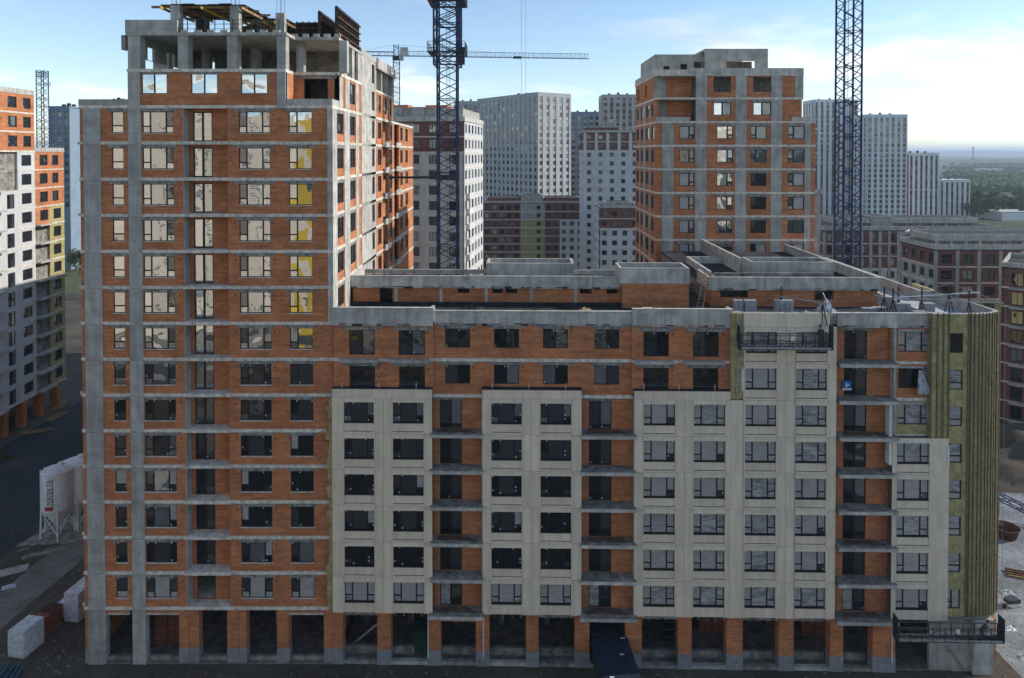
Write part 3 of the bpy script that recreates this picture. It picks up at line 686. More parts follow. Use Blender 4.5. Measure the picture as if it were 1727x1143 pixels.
# bay tops (terrace edge at level 6)
for a, b in ((560,729), (813.5,981), (1069.5,1231.5)):
    A, B = wx(a, CY), wx(b, CY)
    n = 5
    for j in range(n):
        u, v = A+(B-A)*j/n, A+(B-A)*(j+1)/n
        part('cladding_panel', 'panel', wing, None, None, None, lambda q: q.box(u+.006, v-.006, CY-.003, CY+.075, LV(6)+.006, LV(6)+.72))
    MB().box(A+.02, B-.02, CY+.08, BY+.2, LV(6), LV(6)+.66).build('terrace_edge', 'bitumen', wing)
    MB().box(A-.02, B+.02, CY-.05, BY+.14, LV(6)+.73, LV(6)+.77).build('coping', 'bitumen', wing)
    for j in range(3):
        x = A+(B-A)*(.1+.37*j); part('rail_post', 'white', wing, None, 'rp', (x, CY+.1, LV(6)+.77), lambda q: q.box(-.02,.02,-.02,.02,0,.5))
# strip between bay 3a and 3b (levels 0-5) and cap over bay 3b
for k in range(6):
    A, B = wx(1231.5, CY), wx(1253, CY)
    for j in range(2):
        u, v = A+(B-A)*j/2, A+(B-A)*(j+1)/2
        part('cladding_panel', 'panel', wing, None, None, None, lambda q: q.box(u+.006, v-.006, CY+.03*j, CY+.075, LV(k)+.006, LV(k+1)-.006))
for k in range(8):
    A, B = wx(1398, CY), wx(1410, CY)
    part('cladding_panel', 'panel', wing, None, None, None, lambda q: q.box(A+.006, B-.006, CY+.02, CY+.075, LV(k)+.006, LV(k+1)-.006))
    MB().box(A, B, CY+.08, BY+.1, LV(k), LV(k+1)).build('backing_wall', 'backing', wing)
A, B = wx(1253, CY), wx(1398, CY)
for j in range(4):
    u, v = A+(B-A)*j/4, A+(B-A)*(j+1)/4
    part('cladding_panel', 'panel', wing, None, None, None, lambda q: q.box(u+.005, v-.005, CY, CY+.075, LV(8)+.006, LV(8)+1.15))
MB().box(A, B, CY+.08, .1, LV(8)-.1, LV(8)+1.12).build('parapet', 'concd', wing)
zz = LV(0)+.1
while zz < LV(6)-.2:
    hh = rnd.uniform(.35,.9); w_ = rnd.uniform(.28,.62)
    part('insulation_board', 'wool', wing, None, None, None, lambda q: q.box(wx(561,CY)-w_, wx(561,CY)+.05, CY+.16, BY, zz, min(zz+hh, LV(6))-.01)); zz += hh
# --- loggia stacks
for li, (a, b, d0, d1, n) in enumerate(LOGG):
    A, B = wx(a), wx(b); da, db = wx(d0, .45), wx(d1, .45)
    for k in range(n):
        z0, z1 = LV(k)+.13, LV(k+1)-.13
        if li == 2 and k >= 6: B = wx(1505)
        wall(A+.02, B-.02, z0, z1, [(da, db, z0+.02, z0+2.45)], .4, .65).build('loggia_wall', 'brick', wing)
        if li == 2 and k >= 6: pass
        window(wing, FRONT, (da+db)/2, .46, z0+.04, db-da, 2.4, 'door', ['mglass','refl2'] if k in (5,) else (['dglass','mglass'] if k else ['wglass','mglass']), fw=.08, stick=True)
        lintel(wing, FRONT, (da+db)/2, z0+2.43, db-da+.2, .36)
        part('pier_face', 'conc', wing, None, None, None, lambda q: q.box(B-.06, B+.12, CY+.3, .5, z0, z1))
    for k in range(n if li < 2 else n):
        e = .02 if k else .12
        part('balcony_slab', 'concd', wing, None, None, None, lambda q: q.box(A-e-.06, B+e+.06, CY-.32-e, .45, LV(k)-.16, LV(k)+.142))
        part('slab_rim', 'concl', wing, None, None, None, lambda q: q.box(A-e-.07, B+e+.07, CY-.345-e, CY-.322-e, LV(k)-.165, LV(k)+.10))
        if k in (0, 2, 5): part('rebar_heap', 'rust', wing, None, None, None, lambda q: [q.bar((A+.3+.1*i, CY+.1+.13*i, LV(k)+.17+.012*i), (B-.4-.2*i, CY+.02+.15*i, LV(k)+.17+.012*i), .035) for i in range(5)] and q)
# --- upper brick storeys
def strip(a, b, k, holes, y, nm='brick_wall', m='brick'):
    wall(wx(a, y), wx(b, y), LV(k)+.12, LV(k+1)-.12, holes, y, y+.3).build(nm, m, wing)
def seg_parapet(A, B, y0, y1, z0, z1, m='concl', n=None):
    n = n or max(1, round((B-A)/2.8))
    for i in range(n):
        u, v = A+(B-A)*i/n, A+(B-A)*(i+1)/n
        part('parapet', m, wing, None, None, None, lambda q: q.box(u+.008, v-.008, y0, y1, z0, z1))
    MB().box(A, B, y0+.05, y1-.03, z0+.01, z1-.01).build('parapet_core', 'inside', wing)
    x = A
    while x < B-.4:      # ragged mortar and felt remnants along the foot of the parapet
        l_ = rnd.uniform(.15,.9)
        if rnd.random() < .62: part('mortar_remnant', rnd.choice(('inside','bitumen','lintel')), wing, None, None, None, lambda q: q.prism([(x, y0-.03-rnd.uniform(0,.03)), (min(x+l_,B), y0-.02), (min(x+l_,B), y0+.05), (x, y0+.05)], z0+rnd.uniform(-.02,.1), z0+rnd.uniform(.12,.2)))
        x += l_
# section A and C : storeys 6, 7
for (a, b, ops) in ((563, 731, [(589.5,633),(673,717)]), (1065, 1232, [(1084.5,1127.5),(1168,1211.5)])):
    for k in (6, 7):
        hs = []
        for o0, o1 in ops:
            u, v = wx(o0, -.1), wx(o1, -.1); zz0 = LV(k)+.42 if k == 7 else LV(k)+.2
            hs.append((u, v, zz0, LV(k)+2.5))
            if k == 7:
                window(wing, FRONT, (u+v)/2, .02, zz0+.02, v-u, 2.06, 'slide', ['mglass','refl2'] if a < 900 else ['mglass','dglass'], fw=.08, stick=True)
                part('balcony_slab', 'conc', wing, None, None, None, lambda q: q.box(u-.75, v+.35, -.55, .1, LV(k)-.12, LV(k)+.136))
            lintel(wing, FRONT, (u+v)/2, LV(k)+2.5, v-u+.3, -.14)
            part('vent_hole', 'black', wing, None, 'v', (v+.3, -.13, LV(k)+2.3), lambda q: q.tube((0,0,0),(0,.05,0),.07,n=8))
        strip(a, b, k, hs, -.1)
    MB().box(wx(a), wx(b), 3.5, 3.7, LV(6)+.13, LV(7)-.13).build('inner_wall', 'inside', wing)
    seg_parapet(wx(a)-.01, wx(b)+.03, -.28, .0, LV(8)-.10, LV(8)+1.36); MB().box(wx(b)-.22, wx(b)+.03, .003, .9, LV(8)+.13, LV(8)+1.357).build('parapet', 'concl', wing)
    MB().box(wx(a)-.03, wx(b)+.06, -.32, .05, LV(8)+1.36, LV(8)+1.41).build('coping', 'concl', wing)
    MB().box(wx(a), wx(b), -.13, .1, LV(7)-.12, LV(7)+.12).build('slab_edge', 'slab', wing)
# section B : four window columns
for k in (6, 7):
    hs = []
    for c, px in enumerate((772, 854.3, 936.6, 1023)):
        u, v = wx(px-21, BY), wx(px+21, BY)
        hs.append((u, v, LV(k)+.98, LV(k)+2.6))
        g = [['mglass','dglass'],['dglass','refl2'],['refl2','dglass'],['refl','mglass']][c] if k == 6 else [['mglass','mglass'],['dglass','mglass'],['mglass','refl2'],['refl2','mglass']][c]
        window(wing, FRONT, (u+v)/2, BY+.07, LV(k)+.99, v-u, 1.6, 'slide', g, stick=True)
        lintel(wing, FRONT, (u+v)/2, LV(k)+2.6, v-u+.2, BY-.04)
        part('vent_hole', 'black', wing, None, 'v', (v+.3, BY-.02, LV(k)+2.4), None)
    strip(731, 1065, k, hs, BY)
seg_parapet(wx(733), wx(1065), -.02, .25, LV(8)-.10, LV(8)+1.08)
MB().box(wx(733), wx(1065), -.06, .29, LV(8)+1.08, LV(8)+1.12).build('coping', 'concl', wing)
MB().box(wx(731), wx(1065), BY-.09, BY+.1, LV(7)-.115, LV(7)+.115).build('slab_edge', 'slab', wing)
MB().box(wx(729), wx(815), BY-.09, BY+.1, LV(6)-.115, LV(6)+.115).build('slab_edge', 'slab', wing)
MB().box(wx(981), wx(1068), BY-.09, BY+.1, LV(6)-.116, LV(6)+.114).build('slab_edge', 'slab', wing)
# wool strip between C and the clad bay at the top
def woolstrip(a, b, za_, zb_, y=CY+.1):
    A, B = wx(a, y), wx(b, y); n = max(1, round((B-A)/.6)); m = max(1, round((zb_-za_)/1.2))
    for i in range(n):
        for j in range(m):
            u, v = A+(B-A)*i/n, A+(B-A)*(i+1)/n; s, t = za_+(zb_-za_)*j/m, za_+(zb_-za_)*(j+1)/m
            dy = rnd.uniform(-.012, .012)
            part('insulation_board', 'wool', wing, None, None, None, lambda q: q.box(u+.008, v-.008, y+dy, y+.15, s+.008, t-.008))
    MB().box(A, B, y+.15, BY+.3, za_, zb_).build('backing_wall', 'concd', wing)
def rail(px, za_, zb_, y=CY+.02, m='dark'):
    x = wx(px, y); part('cladding_rail', m, wing, None, None, None, lambda q: q.box(x-.05, x+.05, y-.03, y+.09, za_, zb_))
woolstrip(1231.5, 1253, LV(6)+.05, LV(8)+1.1); rail(1242, LV(6), LV(8)+1.1, m='metal')
for k in (6,): part('corner_trim', 'white', wing, None, None, None, lambda q: q.box(wx(1250,CY), wx(1253,CY), CY-.05, CY+.1, LV(k)+.75, LV(k)+2.6))
# third loggia top storeys: parapet, window to the right, wool and the curved insulated end
seg_parapet(wx(1410), wx(1572), -.05, .25, LV(8)-.12, LV(8)+1.05)
MB().box(wx(1400), wx(1572), -.09, .29, LV(8)+1.05, LV(8)+1.09).build('coping', 'concl', wing)
for k in (5, 6, 7):
    y = .05; a, b = (1505, 1557) if k < 7 else (1500, 1557)
    u, v = wx(1513, y), wx(1566, y)
    wall(wx(a, y), wx(1570, y), LV(k)+.12, LV(k+1)-.12, [(u, v, LV(k)+.9, LV(k)+2.55)], y, y+.3).build('brick_wall', 'brick' if k > 5 else 'wool', wing)
    window(wing, FRONT, (u+v)/2, y+.08, LV(k)+.91, v-u, 1.63, 'three', ['wglass','fglass'] if k != 6 else ['dglass','dglass','dglass','fglass','wglass'])
    part('slab_edge', 'slab', wing, None, None, None, lambda q: q.box(wx(1505), wx(1557), y-.07, y+.1, LV(k)-.115, LV(k)+.115))
    part('lintel', 'metal', wing, None, None, None, lambda q: q.box(u-.05, v-.5, y-.08, y+.02, LV(k)+2.56, LV(k)+2.76))
# curved end: facets with wool boards and vertical rails
CURVE = []
cr = 1.3; xc0 = wx(1636, CY)
NF = 7
RXE = wx(1682, CY+1.3)-xc0
pts = [(wx(1569, CY), CY+.12), (wx(1600, CY), CY+.12), (xc0, CY+.12)]
for i in range(1, NF+1):
    t = math.pi/2*i/NF; pts.append((xc0+RXE*math.sin(t), CY+.12+cr*(1-math.cos(t))))
pts.append((pts[-1][0], 13.0))
ztop = LV(8)+1.08
NWIN = (wx(1602.5, CY), wx(1623.5, CY))
for s in range(len(pts)-1):
    (xa, ya), (xb, yb) = pts[s], pts[s+1]; L = math.hypot(xb-xa, yb-ya); fc = Face(xa, ya, math.degrees(math.atan2(yb-ya, xb-xa)))
    if s == len(pts)-2:
        MB().box(0, L, 0, .3, 0, ztop).build('side_wall', 'wool', wing, fc)
        continue
    nb = max(1, round(L/.62)); z_lo = LV(0)+.3 if s > 0 else LV(5)
    holes = []
    if s == 1:
        holes = [(NWIN[0]-xa, NWIN[1]-xa, LV(k)+.95, LV(k)+2.55) for k in range(8)]
    elif s == 0:
        holes = []
    wall(0, L, z_lo-.3 if s else z_lo, ztop-.02, holes, .16, .5).build('backing_wall', 'concd', wing, fc)
    nr = round((ztop-z_lo)/1.0)
    for j in range(nr):
        sz, tz = z_lo+(ztop-z_lo)*j/nr, z_lo+(ztop-z_lo)*(j+1)/nr
        for i in range(nb):
            u, v = L*i/nb, L*(i+1)/nb; zs_, zt_ = sz, tz; drop = False
            for h0, h1, h2, h3 in holes:
                if u < h1-.02 and v > h0+.02 and zs_ < h3 and zt_ > h2:
                    if zs_ < h2 - .08: zt_ = h2
                    elif zt_ > h3 + .08: zs_ = h3
                    else: drop = True
            if drop or zt_-zs_ < .05: continue
            dy = rnd.uniform(-.015, .015)
            part('insulation_board', 'wool', wing, fc, None, None, lambda q: q.box(u+.008, v-.008, dy, .16, zs_+.008, zt_-.008))
    if s == 1:
        for k in range(8):
            window(wing, fc, (NWIN[0]+NWIN[1])/2-xa, .1, LV(k)+.96, NWIN[1]-NWIN[0], 1.58, 'stack' if k else 'two', ['fglass','wglass'] if k != 7 else ['dglass'])
    xs = {0: [.02, .36*L, .68*L, .98*L], 1: [.90*L]}.get(s, [0.02])
    for x in xs:
        part('cladding_rail', 'railm', wing, fc, None, None, lambda q: q.box(x-.05, x+.05, -.1, .02, z_lo, ztop+.12))
    for x in [.5*L]:
        if s >= 2: part('cladding_rail', 'railm', wing, fc, None, None, lambda q: q.box(x-.04, x+.04, -.09, .02, z_lo, ztop+.12))
part('coping', 'concl', wing, None, None, None, lambda q: q.prism([(x, y-.05) for x, y in pts[:-1]] + [(pts[-1][0]-.3, 6), (pts[-1][0]-.3, CY+cr+.2)] + [(x-.25, y+.35) for x, y in pts[-3:0:-1]] + [(pts[0][0], .3)], ztop, ztop+.05))
MB().prism([(x-.1, y+.45) for x, y in pts[:-1]] + [(pts[-1][0]-.1, 12.9), (pts[0][0], 12.9)], LV(8)-.12, LV(8)+.125).build('roof_slab', 'screed', wing)
MB().prism([(x-.2, y+.5) for x, y in pts[:-1]] + [(pts[-1][0]-.2, 12.8), (pts[0][0], 12.8)], LV(0)-.13, LV(0)+.12).build('floor_slab', 'concd', wing)
# stepped cladding started over the wool right of bay 4
for (a, b, zt) in ((1568.5, 1580, LV(4)+2.4), (1580, 1590, LV(4)+1.35), (1590, 1601, LV(4)+.75)):
    A, B = wx(a, CY), wx(b, CY); zz = LV(0)+.02
    while zz < zt-.2:
        ze = min(zz+1.5, zt)
        part('cladding_panel', 'panel', wing, None, None, None, lambda q: q.box(A+.006, B-.006, CY-.004, CY+.072, zz+.006, ze-.006)); zz = ze
part('corner_trim', 'white', wing, None, None, None, lambda q: q.box(wx(1506,CY), wx(1570,CY), CY-.06, CY+.02, LV(4)+2.62, LV(4)+2.74))
part('corner_trim', 'white', wing, None, None, None, lambda q: q.box(wx(1597,CY), wx(1600.5,CY), CY-.06, CY+.1, LV(4)+.75, LV(4)+2.4))
part('corner_trim', 'white', wing, None, None, None, lambda q: q.box(wx(1499,CY), wx(1504,CY), CY-.03, CY+.6, LV(5)-2.2, LV(5)+2.8))
# --- ground floor
GP = [(563,578),(636.5,659),(721,743),(802.5,825),(887,908.5),(969.5,994),(1055,1082.5),(1143.5,1166.5),(1225.5,1252.5),(1313.5,1338.5),(1400,1422),(1472,1510)]
gw = lambda px: wx(px, .05, 1085)
for a, b in GP:
    part('pier', 'brick', wing, None, None, None, lambda q: q.box(gw(a), gw(b), .05, .95, 1.3, LV(0)-.13))
    part('plinth', 'plinth', wing, None, None, None, lambda q: q.box(gw(a)-.02, gw(b)+.02, .03, .97, -.02, 1.3))
for i in range(len(GP)-1):
    a, b = gw(GP[i][1]), gw(GP[i+1][0])
    if i in (0, 4, 6, 8, 9): part('transom', 'lintel', wing, None, None, None, lambda q: q.box(a-.2, b+.2, .1, .4, LV(0)-.55, LV(0)-.14))
    if i in (2,): part('spandrel', 'brick', wing, None, None, None, lambda q: q.box(a, b, .1, .4, LV(0)-1.0, LV(0)-.14))
    if i != 5: part('kerb_wall', 'concd', wing, None, None, None, lambda q: q.box(a, b, 1.2, 1.5, -.02, .75))
    part('threshold', 'conc' if i % 2 else 'concd', wing, None, None, None, lambda q: q.box(a, b, .1, .5, -.02, .3))
    if i not in (2, 5):
        for j in range(4):
            x = a+(b-a)*(.15+.24*j); part('bracket', 'metal', wing, None, 'brk', (x, CY+.05, LV(0)-.25), lambda q: q.box(-.03,.03,0,.3,0,.2))
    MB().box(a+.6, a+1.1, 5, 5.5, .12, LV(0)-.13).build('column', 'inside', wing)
MB().box(gw(1570), gw(1640), .3, .6, -.02, LV(0)-.14).build('concrete_wall', 'conc', wing)
MB().box(gw(1640), gw(1674), -.1, .5, -.02, LV(0)-.14).build('column', 'conc', wing)
MB().box(gw(1674), gw(1679), .0, .9, 1.2, LV(0)-.14).build('pier', 'brick', wing)
MB().quad((gw(1600),-.0,2.2),(gw(1632),-.0,.05),(gw(1632),.3,.05),(gw(1600),.3,2.2)).build('ramp_plate', 'concl', wing)
for px in (722.5, 815.5, 1503): part('downpipe', 'white', wing, None, 'dp', (gw(px), -.1, .8), lambda q: q.tube((0,0,0),(0,0,3.8),.045,n=8))

# --- penthouses on the wing roof
def lp(px, Y, py=480): return fx(px, WOX, WOY, WA, Y, py)
zr = LV(8)+.13
PY = 6.4
a, b = lp(595, PY), lp(1050, PY)
wall(a, b, zr, 30.55, [(lp(u,PY), lp(v,PY), w0, w1) for u, v, w0, w1 in ((640,662,29.1,30.5),(772,791,30.0,30.5),(830,848,30.0,30.52),(853,872,30.0,30.52),(978,998,30.0,30.52),(1023,1042,30.0,30.52))], PY, PY+.3).build('penthouse_wall', 'brick', wing)
for px in (668, 744, 820, 896, 971): part('penthouse_post', 'concl', wing, None, 'pp', (lp(px, PY), PY-.03, zr), lambda q: q.box(-.13,.13,0,.3,.3,1.7))
MB().box(a-.3, b, PY+2.2, 12, zr, 30.5).build('penthouse_core', 'inside', wing)
seg_parapet(a-.4, b, PY-.3, PY-.05, 30.5, 31.64)
MB().box(a-.4, a-.15, PY-.05, 12, 30.5, 31.637).build('penthouse_parapet', 'concl', wing)
MB().box(a-.15, b, 11.8, 12, 30.8, 31.25).build('penthouse_parapet', 'concl', wing)
MB().box(a-.15, b, PY-.05, 11.8, 30.5, 30.75).build('penthouse_roof', 'bitumen', wing)
MB().box(a-.2, b+.2, PY-.16, PY, zr, zr+.32).build('upstand', 'bitumen', wing)
def rim_box(pa, pb, Y, dep, zb_, zt_, name, t=.22):
    A, B = lp(pa, Y), lp(pb, Y)
    m = MB().box(A, B, Y, Y+t, zb_, zt_).box(A, B, Y+dep-t, Y+dep, zb_, zt_).box(A, A+t, Y+t, Y+dep-t, zb_, zt_-.003).box(B-t, B, Y+t, Y+dep-t, zb_, zt_-.003)
    m.build(name, 'concl', wing)
    MB().box(A+t, B-t, Y+t, Y+dep-t, zb_, zt_-.7).build('shaft_roof', 'bitumen', wing)
rim_box(820, 968, 10.6, 3.2, 30.4, 32.1, 'lift_shaft')
rim_box(1045, 1163, 5.6, 3.2, 31.1, 32.5, 'lift_shaft')
MB().box(lp(1050,5.65), lp(1162,5.65), 5.65, 8.7, zr, 31.1).build('penthouse_wall', 'brick', wing)
# right-hand penthouse
a, b = lp(1200, PY), lp(1480, PY)
wall(a, b, zr, 30.45, [(lp(1215,PY), lp(1262,PY), 29.7, 30.4), (lp(1374,PY), lp(1406,PY), 29.5, 30.4)], PY, PY+.3).build('penthouse_wall', 'brick', wing)
wall(.3, 22, zr, 30.45, [], 0, .3).build('penthouse_wall', 'brick', wing, Face(b, PY, 90))
MB().box(a, b-.32, PY+2.2, 28, zr, 30.4).build('penthouse_core', 'inside', wing)
MB().box(a, a+.3, PY+.3, PY+3.9, zr, 30.45).build('penthouse_wall', 'brick', wing)
seg_parapet(a-.35, b+.25, PY-.3, PY-.05, 30.42, 31.62)
MB().box(a-.35, a-.1, PY-.05, PY+4, 30.42, 31.617).build('penthouse_parapet', 'concl', wing)
MB().box(b, b+.25, PY-.05, 29, 30.42, 31.617).build('penthouse_parapet', 'concl', wing)
MB().box(a-.1, b, PY-.05, 29, 30.42, 30.65).build('penthouse_roof', 'bitumen', wing)
MB().box(a+1, b-3, PY+2.6, PY+2.8, 30.65, 31.5).build('penthouse_parapet', 'concd', wing)
rim_box(1268, 1406, 10.6, 3.2, 30.6, 32.3, 'lift_shaft')
MB().box(lp(1245,14), lp(1250,14), 13.5, 29, 30.6, 32.2).build('penthouse_parapet', 'concl', wing)
MB().box(lp(1168,17), lp(1172,17), 10.5, 20, 30.2, 31.4).box(lp(1172,17), lp(1245,14), 19.8, 20, 30.2, 31.4).box(lp(1172,12), lp(1240,12), 10.5, 10.7, 30.2, 31.0).build('terrace_parapet', 'concl', wing)
MB().box(lp(1172,17), lp(1245,14), 10.7, 19.8, 30.0, 30.4).build('terrace_roof', 'bitumen', wing)
# terrace of the right leg and its outer parapet
xr = pts[-1][0]
MB().box(lp(1168,17), xr-1.6, 12.9, 30, LV(8)-.14, LV(8)+.12).build('leg_roof', 'screed', wing)
MB().box(lp(1168,17), xr-1.7, 13.3, 30, 0, LV(8)-.15).build('leg_wall', 'concd', wing)
MB().box(xr-.32, xr+.02, CY+cr+.2, 9.5, zr-.1, ztop).box(xr-1.7, xr-.32, 9.3, 9.5, zr, ztop-.003).box(xr-1.7, xr-1.4, 9.5, 30, zr, ztop-.003).build('leg_parapet', 'conc', wing)

# ------------------------------------------------------------------ neighbouring blocks
def farwin(parent, face, x, y, zb, w, h, glass, mull=1, fm='frame', fw=.07):
    key = ('fw', round(w,2), round(h,2), glass, mull, fm)
    if key not in CACHE:
        m = MB().box(-w/2, w/2, .05, .08, 0, h); me = m.mesh('window', glass); nf = len(m.f)
        b = MB(); b.v, b.f = list(m.v), list(m.f)
        b.box(-w/2, w/2, 0, .07, 0, fw).box(-w/2, w/2, 0, .07, h-fw, h).box(-w/2, -w/2+fw, 0, .068, fw, h-fw).box(w/2-fw, w/2, 0, .068, fw, h-fw)
        for i in range(mull): b.box(-w/2+w*(i+1)/(mull+1)-fw/2, -w/2+w*(i+1)/(mull+1)+fw/2, .002, .07, fw, h-fw)
        me = b.mesh('window', glass); me.materials.append(M[fm])
        for i, p in enumerate(me.polygons): p.material_index = 0 if i < nf else 1
        CACHE[key] = me
    return place('window', CACHE[key], parent, face, (x, y, zb), rz=R(rnd.gauss(0,.4)))
def facade(parent, face, L, z0, rows, cols, sh, ww, wh, sill, zones, glass, mull=1, inset=.12, fm='frame', slabs=True, skip=None, margin=None):
    """rows of windows; zones = [(row_from, material)], lowest first"""
    mg = L/cols*.5 if margin is None else margin
    xs = [mg+(L-2*mg)*i/max(1,cols-1) for i in range(cols)]
    for zi, (r0, m) in enumerate(zones):
        r1 = zones[zi+1][0] if zi+1 < len(zones) else rows
        hs = [(x-ww/2, x+ww/2, z0+r*sh+sill, z0+r*sh+sill+wh) for r in range(r0, r1) for x in xs if not (skip and skip(r, x/L))]
        wall(0, L, z0+r0*sh, z0+r1*sh, hs, 0, .3).build('wall', m, parent, face)
        for h in hs:
            g = rnd.choice(glass); farwin(parent, face, (h[0]+h[1])/2, inset, h[2], ww, wh, g, mull, fm)
        if slabs:
            for r in range(r0, r1):
                part('slab_edge', 'slab', parent, face, ('se', round(L,2)), (0, 0, z0+r*sh), lambda q: q.box(-.02, L+.02, -.04, .2, -.13, .13))
def body(parent, w, d, z0, z1, m='concd', par=.9, pm='concl', roof='bitumen'):
    MB().box(.32, w-.32, .32, d-.02, z0, z1-.02).build('core', m, parent)
    MB().box(0, w, 0, d, z1-.02, z1+.2).build('roof', roof, parent)
    MB().box(0, w, 0, .25, z1+.2, z1+par).box(0, w, d-.25, d, z1+.2, z1+par).box(0, .25, .25, d-.25, z1+.2, z1+par-.003).box(w-.25, w, .25, d-.25, z1+.2, z1+par-.003).build('parapet', pm, parent)
def roofbox(parent, x, y, w, d, z, h, m='concl', lid=None):
    MB().box(x, x+w, y, y+d, z, z+h).build('roof_house', m, parent)
    MB().box(x-.15, x+w+.15, y-.15, y+d+.15, z+h, z+h+.25).build('roof_cap', lid or 'concl', parent)
    MB().box(x+.2, x+w-.2, y+.2, y+d-.2, z+h+.25, z+h+.27).build('roof_felt', 'bitumen', parent)
def XX(px, dist): return (px-W0/2)/F*dist
def ZZ(py, dist): return ZC-(py-HORY)/F*dist

# right-hand brick tower behind the wing
dR = 86.7; RTX = XX(1107, dR); RTY = dR-D
rt = thing('apartment_tower', 'shorter brick and concrete tower with stepped grey top behind the wing, beside the right crane', 'building', (RTX, RTY, 0))
def rx(px): return XX(px, dR)-RTX
RW = rx(1375); RD = 15.0
def RL(k): return ZZ(166, dR)-3.0*(13-k)+.0            # level 13 is the slab under the top storey
RC = [(1146,1171,'twor'), (1209,1236,'twor'), (1266,1293,'two'), (1329,1357,'two')]
RPI = [(1117,1136), (1173,1191.5), (1240,1258.5), (1300,1318.5), (1357,1367)]
LEFT = Face(0, RD, -90)
for k in range(4, 13):
    z0, z1 = RL(k)+.12, RL(k+1)-.12
    top = k >= 12
    hs = [(rx(a), rx(b), z0+.75, z0+2.4) for a, b, _ in RC]
    if top: hs = [(rx(1203), rx(1233), z0+.75, z0+2.4), (rx(1270), rx(1300), z0+.75, z0+2.4)]
    xa, xb = (0, RW) if not top else (rx(1173), rx(1352))
    wall(xa, xb, z0, z1, hs, .05, .35).build('brick_wall', 'brick', rt)
    if top: MB().box(0, rx(1173), 1.8, 2.1, z0, z1).build('brick_wall', 'brick', rt)
    for i, h in enumerate(hs):
        kind = 'slide' if top else RC[i][2]
        g = ['refl','mglass'] if (i == 1 or (i == 0 and k > 11) or top) else rnd.choice((['mglass'], ['dglass','mglass'], ['fglass','mglass']))
        window(rt, FRONT, (h[0]+h[1])/2, .12, h[2], h[1]-h[0], h[3]-h[2], kind, g, fw=.09)
        lintel(rt, FRONT, (h[0]+h[1])/2, h[3], h[1]-h[0]-.1, .01)
    for a, b in RPI:
        if top and (a < 1150 or a > 1330): continue
        MB().box(rx(a), rx(b), -.03, .5, RL(k)-.1, RL(k+1)-.13).build('column', 'conc', rt)
    sh = [(1.2,3.0,z0+.75,z0+2.4), (4.4,6.0,z0+.75,z0+2.4), (8,10,z0+.75,z0+2.4), (11.6,13.4,z0+.75,z0+2.4)]
    wall(.0, RD-.3, z0, z1, sh, .05, .35).build('side_wall', 'brick', rt, LEFT)
    for a, b in ((3.2,4.2), (6.3,7.7), (10.3,11.3)): MB().box(a, b, 0, .4, z0-.2, z1).build('column', 'conc', rt, LEFT)
    for h in sh: window(rt, LEFT, (h[0]+h[1])/2, .12, h[2], h[1]-h[0], 1.65, 'two', ['mglass','dglass'], fw=.09)
for k in range(4, 15):
    xb = RW+.04 if k < 13 else rx(1354)
    MB().box(-.05, xb, -.04, RD, RL(k)-.13, RL(k)+.13).build('floor_slab', 'slab', rt)
MB().box(.36, RW, .5, RD, 0, RL(12)).build('core', 'concd', rt); MB().box(.36, rx(1340), 2.2, RD, RL(12), RL(14)).build('core', 'concd', rt)
# step on the right at mid height
MB().box(RW+.02, rx(1387), .4, 8, 0, RL(9)).build('step_wall', 'conc', rt); MB().box(RW+.02, rx(1389), .3, .5, RL(9), RL(9)+.5).build('parapet', 'concl', rt)
# top storey 13
z0, z1 = RL(13)+.13, RL(14)-.13
th = [(rx(1203), rx(1233), z0+.7, z1-.1), (rx(1270), rx(1300), z0+.7, z1-.1)]
wall(rx(1173), rx(1350), z0, z1, th, .05, .35).build('brick_wall', 'brick', rt)
MB().box(rx(1200), rx(1305), 3.2, 3.4, z0, z1).build('inner_wall', 'inside', rt)
for a, b in ((1173,1191.5), (1240,1258.5), (1300,1318.5), (1340,1354)): MB().box(rx(a), rx(b), -.03, .5, z0-.25, z1).build('column', 'conc', rt)
MB().box(0, rx(1173), 1.8, 2.1, z0, z1).build('brick_wall', 'brick', rt); MB().box(0, rx(1128), 1.7, 1.79, z0-3, z1).build('column', 'conc', rt)
MB().box(-.05, rx(1163), -.02, .22, RL(12)+.13, RL(12)+.65).build('parapet', 'concl', rt); MB().box(rx(1335), RW+.04, -.02, .22, RL(12)+.13, RL(12)+.65).build('parapet', 'concl', rt)
wall(0, RD-2, z0, z1, [(1.5,3,z0+.5,z0+2.2),(7,8.5,z0+.5,z0+2.2)], .05, .35).build('side_wall', 'brick', rt, LEFT)
MB().box(-.05, rx(1165), 1.5, 1.75, RL(14)-.1, RL(14)+.85).box(rx(1165), rx(1354)+.02, -.05, .2, RL(14)-.08, RL(14)+.85).box(-.05, .2, 1.75, RD, RL(14)+.1, RL(14)+.847).box(rx(1354)-.2, rx(1354)+.02, .2, RD, RL(14)+.1, RL(14)+.847).build('parapet', 'concl', rt)
